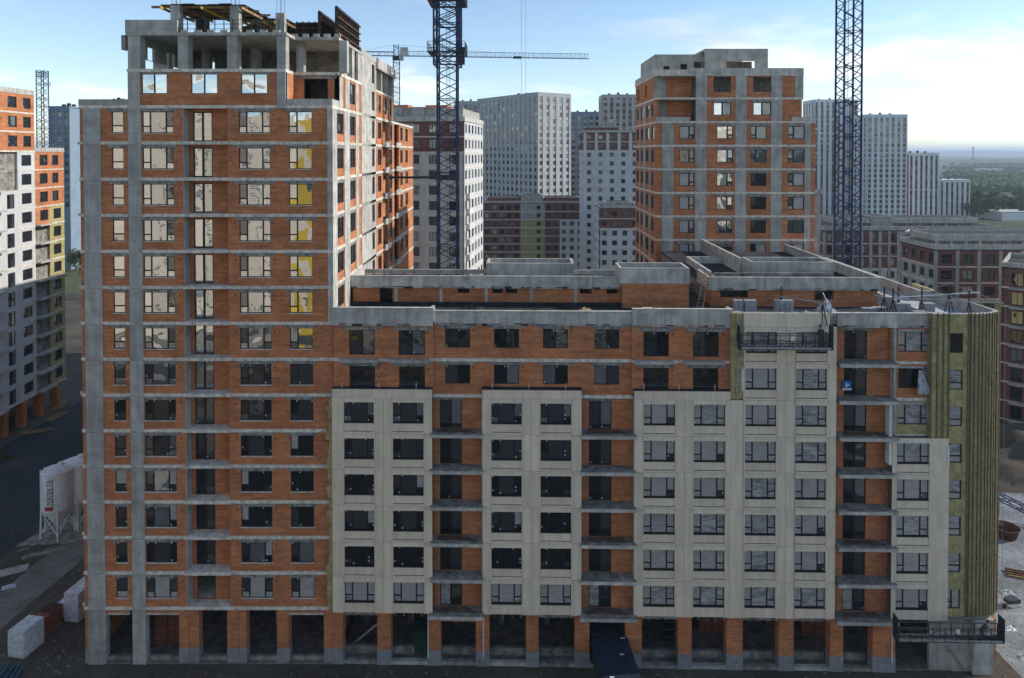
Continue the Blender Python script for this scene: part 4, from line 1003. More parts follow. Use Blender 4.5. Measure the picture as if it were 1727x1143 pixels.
# penthouse: stepped grey boxes with openings
def zt(py): return ZZ(py, dR+4)
wall(rx(1115), rx(1200), RL(14), zt(92), [(rx(1130), rx(1141), RL(14)+1.0, RL(14)+1.6), (rx(1160), rx(1172), RL(14)+.9, RL(14)+1.9), (rx(1184), rx(1198), RL(14)+.9, RL(14)+2.2)], 4, 4.3).build('penthouse_wall', 'conc', rt)
wall(rx(1200), rx(1310), RL(14), zt(84), [(rx(1238), rx(1288), RL(14)+.8, RL(14)+2.2)], 3.2, 3.5).build('penthouse_wall', 'conc', rt)
MB().box(rx(1115), rx(1200), 4.3, 14, zt(92)-.3, zt(92)).build('penthouse_roof', 'conc', rt); MB().box(rx(1200), rx(1310), 3.5, 14, zt(84)-.3, zt(84)).build('penthouse_roof', 'conc', rt)
MB().box(rx(1116), rx(1309), 9, 9.3, RL(14), zt(92)-.3).build('inner_wall', 'inside', rt)
MB().box(rx(1115), rx(1115)+.3, 4.3, 14, RL(14), zt(92)-.3).build('penthouse_wall', 'conc', rt)

# middle block behind the left crane
dM = 131.5; mb_ = thing('apartment_block', 'half clad white and brick block with filmed windows, behind the left crane mast', 'building', (XX(783, dM), dM-D, 0), R(-8.5))
Lm = 20.0; FM = Face(-Lm, 0, 0); RM = Face(0, 0, 90); zt = ZZ(204, dM)
z0m = zt-3*15
facade(mb_, FM, Lm, z0m, 15, 5, 3.0, 2.1, 1.75, .75, [(0,'panelw'), (13,'brickshade')], ['fglass','dglass','mglass'], 2)
facade(mb_, RM, 19, z0m, 15, 6, 3.0, 1.6, 1.7, .75, [(0,'panelw')], ['mglass','fglass'], 1)
MB().box(-Lm+.3, -.3, .4, 18.6, 0, zt).build('core', 'concd', mb_)
MB().box(-Lm-.2, .15, -.2, 19, zt, zt+.9).build('roof_slab', 'concl', mb_)
wall(-Lm, -.4, zt+.9, ZZ(180, dM), [(-Lm+3+i*4.4, -Lm+5+i*4.4, zt+1.2, zt+2.6) for i in range(4)], .6, .9).build('technical_storey', 'conc', mb_)
MB().box(-Lm+.1, -.6, .95, 18, zt+.9, ZZ(182, dM)).build('core', 'conc', mb_)
for a, b, t in ((-15.5,-12,174), (-11.9,-8.6,178), (-8.4,-4,175)): MB().box(a, b, 2.5, 6, ZZ(182,dM), ZZ(t,dM)).build('roof_house', 'brick', mb_)
for k in range(9): part('balcony', 'white', mb_, RM, 'bal', (3.5, 0, z0m+6+k*3), lambda q: q.box(-2.2,2.2,-.8,0,-.1,.08).box(-2.2,2.2,-.8,-.72,.08,1.0).box(-2.2,-2.1,-.72,0,.08,1.0))

# far grey towers in the gap
def slimtower(label, px0, px1, pyt, dist, depth, cols, rows, mat_='farwhite', strip='farred', side=3, ww=1.5, group='finished towers in the distance', rz=0.0, L=None, sh=3.0, glass=('farglass','mglass','farglass')):
    w = L or XX(px1, dist)-XX(px0, dist); zt = ZZ(pyt, dist)
    t = thing('residential_tower', label, 'building', (XX(px0, dist), dist-D, 0), rz, group)
    MB().box(.25, w-.25, .25, depth, 0, zt-.1).build('core', strip, t)
    for (fc, L_, nc) in ((FRONT, w, cols), (Face(0, depth, -90), depth, side)):
        if not nc: continue
        pitch = L_/nc; s = min(ww, pitch*.7)
        nseg = max(1, rows//6); hs = []
        for i in range(nc):
            for j in range(nseg):
                hs.append((pitch*(i+.5)-s/2, pitch*(i+.5)+s/2, zt-1.2-rows*sh*(j+1)/nseg+.35, zt-1.2-rows*sh*j/nseg))
        wall(0, L_, 0, zt, hs, 0, .2).build('wall', mat_, t, fc)
        for i in range(nc):
            for r in range(rows):
                farwin(t, fc, pitch*(i+.5), .12, zt-1.2-(r+1)*sh+.75, s*.94, 1.65, rnd.choice(glass), 1, 'white' if rnd.random() < .3 else 'frame', .06)
    MB().box(-.05, w+.05, -.05, depth+.05, zt, zt+.5).build('parapet', mat_, t)
    for i in range(3): MB().box(w*(.2+.25*i), w*(.2+.25*i)+1.0, depth*.4, depth*.4+1, zt+.5, zt+1.5+.4*(i%2)).build('roof_vent', 'dark', t)
    return t
b1 = slimtower('wide pale grey tower standing cornerwise in the gap behind the left crane', 907, 963, 157, 290, 47, 5, 18, 'fargrey', 'fargrey', 14, 1.7, rz=R(36), L=18.6)
slimtower('low stepped end of grey towers seen just right of the left crane', 766, 822, 172, 345, 14, 7, 16, 'fargrey', 'fargrey', 0)
slimtower('blue grey tower in the gap, right of the wide cornerwise tower', 962, 1022, 190, 345, 12, 6, 16, 'greyblue', 'fargrey', 0)
slimtower('slim tower with red strips just left of the shorter brick tower', 1016, 1078, 161, 310, 14, 6, 17, 'fargrey', 'farred', 3)
slimtower('tallest pale blue tower partly behind the right crane', 1372, 1447, 169, 420, 16, 8, 25, 'farwhite', 'farred', 4)
slimtower('broad white tower directly right of the right crane mast', 1462, 1530, 194, 400, 16, 7, 21, 'farwhite', 'fargrey', 3, 1.9)
slimtower('mid height white tower with brown strips right of the broad white tower', 1533, 1584, 259, 415, 14, 6, 14, 'farwhite', 'farred', 0)
slimtower('lowest white tower with brown strips at the end of the tower row', 1585, 1637, 304, 440, 14, 6, 8, 'farwhite', 'farred', 0)

d4 = 233; w4 = XX(1080,d4)-XX(984,d4); zt = ZZ(224, d4)
b4 = thing('apartment_block', 'white panelled block with two bare brick storeys on top, left of the shorter brick tower', 'building', (XX(984,d4), d4-D, 0))
facade(b4, FRONT, w4, zt-48, 16, 5, 3.0, 1.35, 1.5, .8, [(0,'panelw'), (14,'brickshade')], ['dglass','farglass','mglass'], 1)
facade(b4, Face(0, 14, -90), 14, zt-48, 16, 3, 3.0, 1.3, 1.5, .8, [(0,'panelw'), (14,'brickshade')], ['dglass','farglass'], 1)
body(b4, w4, 14, 0, zt); roofbox(b4, 1.5, 3, 11, 8, zt, 2.0, 'brickshade'); roofbox(b4, 7, 4, 4, 4, zt+2.2, 1.2, 'conc')
for i in range(5): MB().box(w4*i/5, w4*i/5+1.0, -.06, .1, 0, zt).build('column', 'panelw' , b4)
d5 = 208; w5 = XX(1080,d5)-XX(1011,d5); zt = ZZ(352, d5)
b5 = thing('apartment_block', 'low white panelled block with glazed roof house in front of the bare brick storeys', 'building', (XX(1011,d5), d5-D, 0))
facade(b5, FRONT, w5, zt-24, 8, 4, 3.0, 1.5, 1.5, .8, [(0,'panelw'), (6,'brickshade')], ['dglass','mglass'], 1)
facade(b5, Face(0, 12, -90), 12, zt-24, 8, 3, 3.0, 1.4, 1.5, .8, [(0,'panelw'), (6,'panelw')], ['dglass','farglass'], 1)
body(b5, w5, 12, 0, zt); roofbox(b5, 2.5, 3, 8, 6, zt, 1.7, 'conc')
d6 = 252; w6 = XX(985,d6)-XX(815,d6); zt = ZZ(343, d6)
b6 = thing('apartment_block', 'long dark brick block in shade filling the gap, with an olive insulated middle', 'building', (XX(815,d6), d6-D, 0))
facade(b6, Face(0,0,0), w6*.37, zt-24, 8, 5, 3.0, 1.5, 1.6, .75, [(0,'brickshade')], ['dglass','mglass','refl','dglass'], 1)
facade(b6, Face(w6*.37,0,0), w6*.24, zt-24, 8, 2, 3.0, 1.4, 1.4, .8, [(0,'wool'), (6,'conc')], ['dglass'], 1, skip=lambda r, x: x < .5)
facade(b6, Face(w6*.61,0,0), w6*.15, zt-24, 8, 2, 3.0, 1.5, 1.6, .75, [(0,'brickshade')], ['dglass','mglass'], 1)
facade(b6, Face(w6*.76,0,0), w6*.24, zt-24, 8, 3, 3.0, 1.5, 1.6, .75, [(0,'panelw'), (6,'brickshade')], ['dglass','mglass'], 1)
body(b6, w6, 14, 0, zt); roofbox(b6, 1.5, 2, w6*.34, 9, zt, 2.0, 'brickshade'); roofbox(b6, w6*.38, 1.5, w6*.2, 9, zt, 2.8, 'conc'); roofbox(b6, w6*.61, 2, w6*.35, 9, zt, 2.0, 'brickshade')

# low blocks on the right
d7 = 164; w7 = XX(1690,d7)-XX(1391,d7); zt = ZZ(390, d7)
b7 = thing('apartment_block', 'low grey and brick block in shade behind the right crane foot with flat technical storey', 'building', (XX(1391,d7), d7-D, 0))
facade(b7, FRONT, w7*.42, zt-24, 8, 5, 3.0, 1.9, 1.7, .7, [(0,'panelw'), (5,'brickshade')], ['dglass','mglass','fglass'], 1)
facade(b7, Face(w7*.42,0,0), w7*.58, zt-24, 8, 5, 3.0, 1.4, 1.7, .7, [(0,'conc')], ['dglass','mglass'], 1)
facade(b7, Face(0,14,-90), 14, zt-24, 8, 4, 3.0, 1.5, 1.7, .7, [(0,'brickshade')], ['dglass','mglass'], 1)
body(b7, w7, 14, 0, zt, par=1.2)
for i in range(9): MB().box(w7*.42*i/8-.3, w7*.42*i/8+.4, -.07, .1, zt-12, zt).build('column', 'conc', b7)
for a, b in ((.08,.28), (.42,.9)):
    MB().box(w7*a, w7*b, 3, 10, zt+.2, zt+1.7).build('technical_storey', 'concd', b7)
    MB().box(w7*a-.4, w7*b+.4, 2.4, 10.4, zt+1.7, zt+3.0).build('technical_parapet', 'concl', b7)
    MB().box(w7*a-.1, w7*b+.1, 2.7, 10.1, zt+3.0, zt+3.02).build('roof_felt', 'bitumen', b7)
    for i in range(7): MB().box(w7*(a+(b-a)*i/6.3), w7*(a+(b-a)*i/6.3)+.5, 2.8, 3, zt+.2, zt+1.7).build('technical_post', 'concl', b7)
roofbox(b7, w7*.29, 2.2, w7*.12, 6, zt, 3.2, 'concl')
d8 = 126; w8 = 24.0; zt = ZZ(423, d8)
b8 = thing('apartment_block', 'low brick block with paired windows at the right edge, behind the wing roof', 'building', (XX(1580,d8), d8-D, 0))
facade(b8, FRONT, w8, zt-24, 8, 6, 3.0, 2.0, 1.65, .7, [(0,'panelw'), (3,'wool'), (5,'brickshade')], ['mglass','fglass','dglass','mglass'], 1)
facade(b8, Face(0,11,-90), 11, zt-24, 8, 4, 3.0, 1.5, 1.65, .7, [(0,'panelw'), (3,'conc'), (7,'brickshade')], ['dglass','mglass'], 1)
body(b8, w8, 12, 0, zt, par=1.1)
for i in range(7): MB().box(w8*i/6-.3, w8*i/6+.35, -.06, .1, zt-9, zt).build('column', 'conc', b8)
MB().box(1.2, w8, 2.2, 9, zt+.2, zt+1.6).build('technical_storey', 'concd', b8); MB().box(.8, w8+.4, 1.8, 9.4, zt+1.6, zt+2.8).build('technical_parapet', 'concl', b8); MB().box(1.1, w8+.1, 2.1, 9.1, zt+2.8, zt+2.82).build('roof_felt', 'bitumen', b8)
for i in range(9): MB().box(1.2+i*2.7, 1.8+i*2.7, 2.0, 2.2, zt+.2, zt+1.6).build('technical_post', 'concl', b8)
b8b = thing('apartment_block', 'pale concrete block with narrow windows between the two low brick blocks at right', 'building', (XX(1527,148), 148-D, 0), R(-38))
facade(b8b, FRONT, 12, ZZ(405,140)-27, 9, 3, 3.0, 1.0, 1.7, .7, [(0,'conc')], ['dglass'], 0)
body(b8b, 12, 6, 0, ZZ(405,140))
d9 = 108; zt = ZZ(452, d9)
b9 = thing('apartment_block', 'dark brick block with long balconies cut off by the right edge', 'building', (XX(1692,d9), d9-D, 0), R(-40))
facade(b9, FRONT, 16, zt-24, 8, 4, 3.0, 1.5, 2.1, .25, [(0,'brickshade')], ['dglass','mglass'], 1)
facade(b9, Face(0,14,-90), 14, zt-24, 8, 3, 3.0, 1.5, 1.7, .7, [(0,'brickshade')], ['dglass'], 1)
body(b9, 16, 14, 0, zt)
for k in range(8):
    part('balcony', 'concl', b9, None, 'b9', (0, 0, zt-24+k*3), lambda q: q.box(1, 6.5, -1.3, 0, -.12, .12).box(8.5, 15, -1.3, 0, -.12, .12))

# block across the street on the far left, sunlit above
XF, YF = -76.0, 34.0
fl = thing('apartment_block', 'white clad block across the street at left edge, brick on top', 'building', (XF, YF, 0), R(2.0))
FF = Face(0, 0, 90)
def FK(k): return 4.2+3.0*k
def flwall(y0, y1, k0, k1, m, holes, yy=0.0):
    for k in range(k0, k1): wall(y0, y1, FK(k), FK(k+1), [(a, b, FK(k)+c, FK(k)+d) for a, b, c, d in holes], yy, yy+.3).build('wall', m, fl, FF)
    for k in range(k0, k1):
        for a, b, c, d in holes: window(fl, FF, (a+b)/2, yy+.12, FK(k)+c, b-a, d-c, 'two' if d-c < 2 else 'door', ['mglass','refl','mglass'], fw=.09)
flwall(0, 15.0, 0, 11, 'panelw', [(.8,2.8,.2,2.4), (5.4,7.4,.2,2.4), (8.9,10.6,.2,2.4), (12.6,14.2,.2,2.4)])
flwall(0, 15.0, 11, 13, 'brick', [(3,5.2,.7,2.4), (9.2,11.2,.7,2.4), (12.4,14.2,.7,2.4)], 1.2)
flwall(0, 19.0, 13, 16, 'brick', [(3,5.2,.7,2.4), (9.2,11.2,.7,2.4), (13,15,.7,2.4), (16.4,18.2,.7,2.4)])
flwall(15.0, 19.0, 0, 13, 'panelw', [(15.9,18.2,.7,2.4)])
flwall(19.0, 22.6, 0, 9, 'brick', [(19.6,21.4,.2,2.4)], .5); flwall(19.0, 22.6, 9, 13, 'brick', [(20.2,22.2,.7,2.4)])
flwall(22.6, 26.5, 0, 10, 'wool', [(23.6,25.6,.7,2.4)]); flwall(22.6, 26.5, 10, 13, 'brick', [(23.4,25,.7,2.4)])
for k in range(0, 13):
    part('balcony_slab', 'concl', fl, FF, 'fb', (0,0,FK(k)), lambda q: q.box(4.6, 11.4, -.9, 0, -.1, .12))
    if k < 10: part('balcony_slab', 'concl', fl, FF, 'fb2', (0,0,FK(k)), lambda q: q.box(19.0, 22.7, -.9, .5, -.1, .12))
    part('slab_edge', 'slab', fl, FF, 'fse', (0,0,FK(k)), lambda q: q.box(15, 26.5, -.03, .2, -.1, .1))
for k in range(13, 16): part('slab_edge', 'slab', fl, FF, 'fse2', (0,0,FK(k)), lambda q: q.box(0, 19, -.05, .2, -.12, .12))
MB().box(.35, 26.2, .4, 16, FK(0), FK(13)).build('core', 'concd', fl, FF); MB().box(.3, 18.7, .4, 16, FK(13), FK(16)).build('core', 'concd', fl, FF)
MB().box(0, 19, -.05, 16, FK(16)-.1, FK(16)+.7).build('parapet', 'concl', fl, FF); MB().box(0, 12, 2, 10, FK(16)+.7, FK(16)+2.2).build('roof_house', 'brick', fl, FF); MB().box(-.2, 12.2, 1.7, 10, FK(16)+2.2, FK(16)+3).build('roof_cap', 'concl', fl, FF)
MB().box(18.9, 26.6, -.05, 16, FK(13)-.1, FK(13)+.6).build('parapet', 'concl', fl, FF)
MB().box(-6, 26.5, 5, 16, 0, FK(0)).build('ground_floor', 'concd', fl, FF)
MB().box(-6, 26.5, -.05, 16, FK(0)-.2, FK(0)).build('floor_slab', 'slab', fl, FF)
for i in range(8): part('pier', 'brick', fl, FF, 'fp', (-5.5+i*4.2, 0, 0), lambda q: q.box(0, 1.0, 0, 1.2, 0, FK(0)-.2))
slimtower('slim blue grey tower beyond the block across the street at far left', 84, 118, 181, 250, 12, 3, 12, 'greyblue', 'greyblue', 0)

# sunlit block behind the viewpoint: it is what the upper panes mirror
op = thing('apartment_block', 'sunlit cream block across the street, seen only mirrored in the tower windows', 'building', (-40, -98, 0), R(150))
facade(op, Face(8,0,0), 62, 6, 16, 4, 3.0, 2.2, 1.6, .8, [(0,'panel')], ['wglass','fglass'], 1, slabs=False)
MB().box(8, 70, .4, 14, 0, 54.2).build('core', 'concd', op)
MB().box(0, 8, .1, 14, 0, 50).build('insulated_end', 'yellow', op)
op2 = thing('apartment_block', 'sunlit cream block right of the viewpoint, mirrored in the shorter tower panes', 'building', (78, -125, 0), R(150))
facade(op2, Face(0,0,0), 30, 6, 16, 3, 3.0, 2.2, 1.6, .8, [(0,'panel')], ['wglass','fglass'], 1, slabs=False)
MB().box(0, 30, .4, 12, 0, 54.2).build('core', 'concd', op2)
sheet('parking', [(-48,-90),(60,-90),(60,-10),(-48,-10)], .009, 'asphalt')

# ------------------------------------------------------------------ tower cranes
def lattice(mb, p, q, w, n, ch=.12, dg=.06, tri=False):
    p, q = Vector(p), Vector(q); d = (q-p).normalized()
    up = Vector((0,0,1)) if abs(d.z) < .9 else Vector((0,1,0)); a = d.cross(up).normalized()*w/2; c = (a.cross(d)).normalized()*w/2
    cs = [a+c, -a+c, -a-c, a-c] if not tri else [a-c, -a-c, c]
    m = len(cs)
    for o in cs: mb.bar(p+o, q+o, ch)
    for i in range(n):
        s0, s1 = p+(q-p)*i/n, p+(q-p)*(i+1)/n
        for j in range(m):
            o0, o1 = cs[j], cs[(j+1)%m]
            if i % 2: mb.bar(s0+o0, s1+o1, dg)
            else: mb.bar(s0+o1, s1+o0, dg)
            if i % 4 == 0 or tri: mb.bar(s0+o0, s0+o1, dg)
    return mb
def mast(t, w, z1, sec=4.5, ladder=True, m='blue', n=6):
    k = 0; z = 0
    while z < z1:
        h = min(sec, z1-z)
        part('mast_section', m, t, None, (w, round(h,2), n), (0,0,z), lambda q: lattice(q, (0,0,0), (0,0,h), w, n, w*.085, w*.042))
        if ladder: part('ladder', m, t, None, ('lad', w, round(h,2)), (0,0,z), lambda q: [q.bar((-.2,w*.25,0),(-.2,w*.25,h),.04), q.bar((.2,w*.25,0),(.2,w*.25,h),.04)] and ([q.bar((-.2,w*.25,.3*i),(.2,w*.25,.3*i),.03) for i in range(int(h/.3))] and q))
        z += h
def platform(t, w, z, m='dark'):
    MB().box(-w/2, w/2, -w/2, -w/2+.8, z, z+.12).box(-w/2, w/2, w/2-.8, w/2, z, z+.12).box(-w/2, -w/2+.8, -w/2+.8, w/2-.8, z, z+.118).box(w/2-.8, w/2, -w/2+.8, w/2-.8, z, z+.118).build('platform', m, t)
    r = MB()
    for s in (-1, 1):
        for q in (.45, .9, 1.25): r.bar((-w/2, s*w/2, z+q), (w/2, s*w/2, z+q), .05); r.bar((s*w/2, -w/2, z+q), (s*w/2, w/2, z+q), .05)
        for i in range(6):
            u = -w/2+w*i/5; r.bar((u, s*w/2, z), (u, s*w/2, z+1.25), .05); r.bar((s*w/2, u, z), (s*w/2, u, z+1.25), .05)
    r.build('guard_rail', m, t)
def cranetop(t, z, L, C, w=1.5, m='blue', n=40, head=5.5):
    MB().box(-1.1, 1.1, -1.1, 1.1, z, z+1.2).build('slewing_ring', m, t)
    lattice(MB(), (0,0,z+1.2), (0,0,z+head), 1.5, 5, .16, .08).build('tower_head', m, t)
    lattice(MB(), (.8,0,z+2.0), (L,0,z+2.0), w, n, .12, .06, True).build('jib', m, t)
    lattice(MB(), (-.8,0,z+1.8), (-C,0,z+1.8), 1.2, 12, .14, .06).build('counter_jib', m, t)
    MB().box(-C, -C+2.4, -.7, .7, z+.2, z+2.4).build('counterweight', 'conc', t)
    MB().bar((0,0,z+head), (L*.55,0,z+2.6), .05).bar((0,0,z+head), (-C+2,0,z+2.4), .05).build('tie_rod', m, t)
    MB().box(.9, 2.3, -2.2, -.8, z-.3, z+1.6).build('cab', 'fargrey', t)
d = 84
c1 = thing('tower_crane', 'blue tower crane with two climbing platforms rising behind the wing roof, left of centre', 'crane', (XX(755.5,d), d-D, 0))
mast(c1, 2.35, 72, n=4)
lattice(MB(), (0,0,ZZ(112,d)), (0,0,ZZ(-10,d)), 3.1, 7, .22, .09).build('climbing_frame', 'blue', c1)
platform(c1, 4.5, ZZ(92,d)); platform(c1, 4.5, ZZ(8,d))
MB().box(1.5, 2.2, -1.9, -1.4, ZZ(112,d), ZZ(84,d)).build('hydraulic_unit', 'dark', c1)
MB().bar((-8.3,-.6,ZZ(298,d)), (-1,-.6,ZZ(298,d)), .18).bar((-8.3,.8,ZZ(300,d)), (-1,.8,ZZ(300,d)), .18).box(-1.4,1.4,-1.4,-1.05,ZZ(303,d),ZZ(294,d)).build('tie_bar', 'dark', c1)
cranetop(c1, 72, 45, 14)
xk = XX(883,d)-XX(755.5,d)
MB().box(xk-.5, xk+.5, -.6, .6, 73.0, 73.5).build('trolley', 'dark', c1)
MB().bar((xk-.26,0,32), (xk-.26,0,73.2), .035).build('hoist_rope', 'metal', c1)
MB().bar((xk+.26,0,32), (xk+.26,0,73.2), .035).build('hoist_rope', 'metal', c1)
d = 88
c2 = thing('tower_crane', 'blue tower crane mast at right, standing beside the shorter brick tower', 'crane', (XX(1430,d), d-D, 0))
mast(c2, 2.25, 74, n=4); cranetop(c2, 74, 45, 14)
d = 209
c3 = thing('tower_crane', 'distant tower crane whose thin jib crosses the sky behind the left crane', 'crane', (XX(669,d), d-D, 0), R(6))
zj = ZZ(98,d); mast(c3, 1.9, zj, ladder=False); cranetop(c3, zj-.6, 60, 14, 1.5, head=4.6)
MB().box(1.2, 3.6, -1.0, 1.0, zj+.6, zj+3.2).build('winch_house', 'fargrey', c3)
MB().box(36, 38.5, -.8, .8, zj+.4, zj+1.0).build('trolley', 'dark', c3)
d = 140
c4 = thing('tower_crane', 'blue crane mast top above the brick block at the far left edge', 'crane', (XX(73,d), d-D, 0)); mast(c4, 1.5, ZZ(119,d), ladder=False)
MB().bar((.7,0,ZZ(140,d)), (1.6,0,ZZ(140,d)), .1).bar((1.6,0,ZZ(140,d)), (1.6,0,ZZ(146,d)), .08).build('lamp_arm', 'dark', c4)

# ------------------------------------------------------------------ people
def person(label, loc, rz, joints, bones, jacket, trousers, top=.95):
    t = thing('person', label, 'person', loc, rz)
    me = bpy.data.meshes.new('body'); me.from_pydata([j[0] for j in joints], bones, [])
    o = bpy.data.objects.new('body', me); COL.objects.link(o); o.parent = t
    sk = o.modifiers.new('skin', 'SKIN'); sk.use_smooth_shade = True
    for i, v in enumerate(me.skin_vertices[0].data):
        v.radius = joints[i][1]; v.use_root = (i == 0)
    sb = o.modifiers.new('sub', 'SUBSURF'); sb.levels = sb.render_levels = 2
    dg = bpy.context.evaluated_depsgraph_get(); ev = o.evaluated_get(dg); m2 = bpy.data.meshes.new_from_object(ev)
    o.modifiers.clear(); o.data = m2; m2.materials.clear()
    for k in (jacket, trousers, 'skin'): m2.materials.append(M[k])
    hand = [Vector(joints[i][0]) for i in joints_h]
    for p in m2.polygons:
        p.use_smooth = True; c = p.center
        p.material_index = 1 if c.z < top-.02 else 0
        if (c-Vector(joints[3][0])).length < .17 and c.z > joints[2][0][2]+.02: p.material_index = 2
        if any((c-h).length < .10 for h in hand): p.material_index = 2
    return t
joints_h = [7, 10]
def figure(lean, reach):
    L = lean; hx = .55*math.sin(L); hz = .95+.55*math.cos(L)
    J = [((0,0,.95),(.16,.12)), ((hx*.5,0,.95+.28*math.cos(L)),(.15,.12)), ((hx,0,hz),(.07,.07)), ((hx+.1,0,hz+.17),(.105,.115)), ((hx*.95,0,hz-.06),(.10,.10)),
         ((hx*.9,-.21,hz-.08),(.07,.07)), ((hx+reach*.5,-.27,hz-.36),(.05,.05)), ((hx+reach,-.2,hz-.42),(.04,.035)),
         ((hx*.9,.21,hz-.08),(.07,.07)), ((hx+reach*.5,.27,hz-.36),(.05,.05)), ((hx+reach,.2,hz-.42),(.04,.035)),
         ((0,-.11,.88),(.10,.10)), ((.06,-.12,.47),(.07,.07)), ((-.02,-.12,.07),(.05,.05)), ((.15,-.12,.04),(.045,.035)),
         ((0,.11,.88),(.10,.10)), ((.08,.12,.47),(.07,.07)), ((.02,.12,.07),(.05,.05)), ((.19,.12,.04),(.045,.035))]
    B = [(0,1),(1,4),(4,2),(2,3),(4,5),(5,6),(6,7),(4,8),(8,9),(9,10),(0,11),(11,12),(12,13),(13,14),(0,15),(15,16),(16,17),(17,18)]
    # fingers and thumb on each hand
    for h, s in ((7,-1), (10,1)):
        hp = Vector(J[h][0])
        for f in range(4):
            a = hp+Vector((.06, s*(-.03+.02*f), -.01)); b = a+Vector((.05-.006*abs(f-1.4), 0, -.035)); i = len(J)
            J.append((tuple(a),(.012,.012))); J.append((tuple(b),(.009,.009))); B += [(h,i),(i,i+1)]
        i = len(J); J.append((tuple(hp+Vector((.02,-s*.05,.01))),(.012,.012))); J.append((tuple(hp+Vector((.055,-s*.06,-.01))),(.009,.009))); B += [(h,i),(i,i+1)]
    return J, B
def worker(label, loc, rz, lean, reach, jacket, hatm):
    J, B = figure(lean, reach); t = person(label, loc, rz, J, B, jacket, 'trous')
    hx, _, hz = J[3][0]
    m = MB().lathe([(.0,.155),(.07,.14),(.115,.09),(.13,.03),(.13,.0),(.16,-.005),(.16,-.02),(.12,-.02)], 16, hx-.01, 0)
    for i, v in enumerate(m.v): m.v[i] = (v[0], v[1], v[2]+hz+.04)
    m.build('helmet', hatm, t, smooth=True)
    f = MB().box(hx+.1, hx+.135, -.014, .014, hz-.045, hz+.0).box(hx+.085, hx+.112, -.055, -.025, hz+.005, hz+.018).box(hx+.085, hx+.112, .025, .055, hz+.005, hz+.018).box(hx+.09, hx+.11, -.03, .03, hz-.08, hz-.07)
    f.build('face', 'skin', t)
    for s in (-1, 1): MB().box(hx-.02, hx+.03, s*.112-.01, s*.112+.01, hz-.04, hz+.02).build('ear', 'skin', t)

# ------------------------------------------------------------------ suspended cradles on the facade
def wpt(px, py, yl):        # world point on the wing's local plane
    d_ = ray(px, py); s, c = math.sin(WA), math.cos(WA)
    t = (yl + (0-WOX)*s - (-D-WOY)*c) / (-d_[0]*s + d_[1]*c); return d_[0]*t, -D+d_[1]*t, ZC+d_[2]*t
def cradle(label, px0, px1, pyb, yl, h=1.15, ropes=True, zroof=31.5):
    x0, y0, z0 = wpt(px0, pyb, yl); x1, y1, _ = wpt(px1, pyb, yl); L = math.hypot(x1-x0, y1-y0)
    t = thing('suspended_cradle', label, 'work platform', (x0, y0, z0), math.atan2(y1-y0, x1-x0), 'cradles hung on the wing')
    MB().box(0, L, 0, .7, 0, .06).build('floor', 'dark', t)
    for y in (0, .66):
        part('toe_board', 'metal', t, None, None, None, lambda q: q.box(.05, L-.05, y, y+.03, .07, .22))
        r = MB()
        for q in (.55, h): r.bar((0,y+.02,q), (L,y+.02,q), .05)
        n = int(L/.9)
        for i in range(n+1): r.bar((L*i/n, y+.02, 0), (L*i/n, y+.02, h), .05)
        for i in range(n): r.bar((L*i/n, y+.02, .1 if i%2 else .55), (L*(i+1)/n, y+.02, .55 if i%2 else .1), .035)
        r.build('guard_rail', 'dark', t)
    for x in (-.12, L+.06):
        MB().box(x, x+.06, -.02, .72, 0, 1.9).box(x-.1, x+.16, .2, .5, .6, 1.3).build('hoist', 'dark', t)
        if ropes: MB().bar((x+.03,.35,1.6), (x+.03,.35,zroof-z0), .02).build('suspension_rope', 'metal', t)
    MB().box(L*.55, L*.55+.28, -.02, .1, .75, 1.1).build('control_box', 'white', t)
    return x0, y0, z0, L, t
r1 = cradle('suspended work cradle hanging across the two topmost clad windows', 1250, 1403, 590, -1.6)
MB().bar((r1[3]*.62,.3,0), (r1[3]*.62,.3,-24.5), .025).build('hanging_cable', 'dark', r1[4])
r2 = cradle('long work cradle just above the ground floor at the insulated right end', 1516, 1692, 1083, -2.4, ropes=True, zroof=31)
worker('person in brown jacket bending over in the low right cradle', (*[r2[0]+6.6, r2[1]+.1], r2[2]+.06), R(-10), .7, .25, 'work', 'dark')
worker('person in dark clothes at the right end of the upper cradle', (*[r1[0]+r1[3]-.55, r1[1]+.3], r1[2]+.06), R(100), .35, .35, 'trous', 'dark')

# ------------------------------------------------------------------ things on the wing roof
def stackthing(label, px, py, Y, n, m='block', s=(.42,.55,.62), group='block stacks on the wing roof', z=None, rz=0.0):
    X = X_(px, Y, py)
    t = thing('block_stack', label, 'blocks', (X, Y, zr+.02 if z is None else z), rz, group)
    for i in range(n):
        part('block', m, t, None, (s, m), ((i%3)*(s[0]+.02)+rnd.uniform(-.02,.02), rnd.uniform(-.03,.03)+(.0 if i%2 else .06), (i//3)*(s[2]+.01)), lambda q: q.box(0, s[0], 0, s[1], 0, s[2]))
    return t
for px, n, lab in ((1240, 2, 'pair of grey blocks nearest the left end of the right penthouse'), (1257, 3, 'three grey blocks beside the white post under the penthouse opening'), (1308, 3, 'grey block stack in front of the middle of the right penthouse wall'),
                   (1326, 2, 'two grey blocks right of the middle penthouse stack')):
    stackthing(lab, px, 515, 3.2, n, s=(.33,.5,1.05))
for px, py, Y, n, lab in ((1457,516,2.6,3,'counterweight blocks at the penthouse corner on the sunlit terrace'), (1476,514,2.9,3,'counterweight blocks beside the penthouse corner blocks'), (1514,516,2.2,6,'wide low heap of blocks under the davit arms'),
                          (1542,522,1.4,3,'front counterweight blocks near the roof edge on the sunlit terrace'), (1556,516,2.2,6,'rear block heap at the right of the sunlit terrace')):
    stackthing(lab, px, py, Y, n, s=(.36,.5,.5))
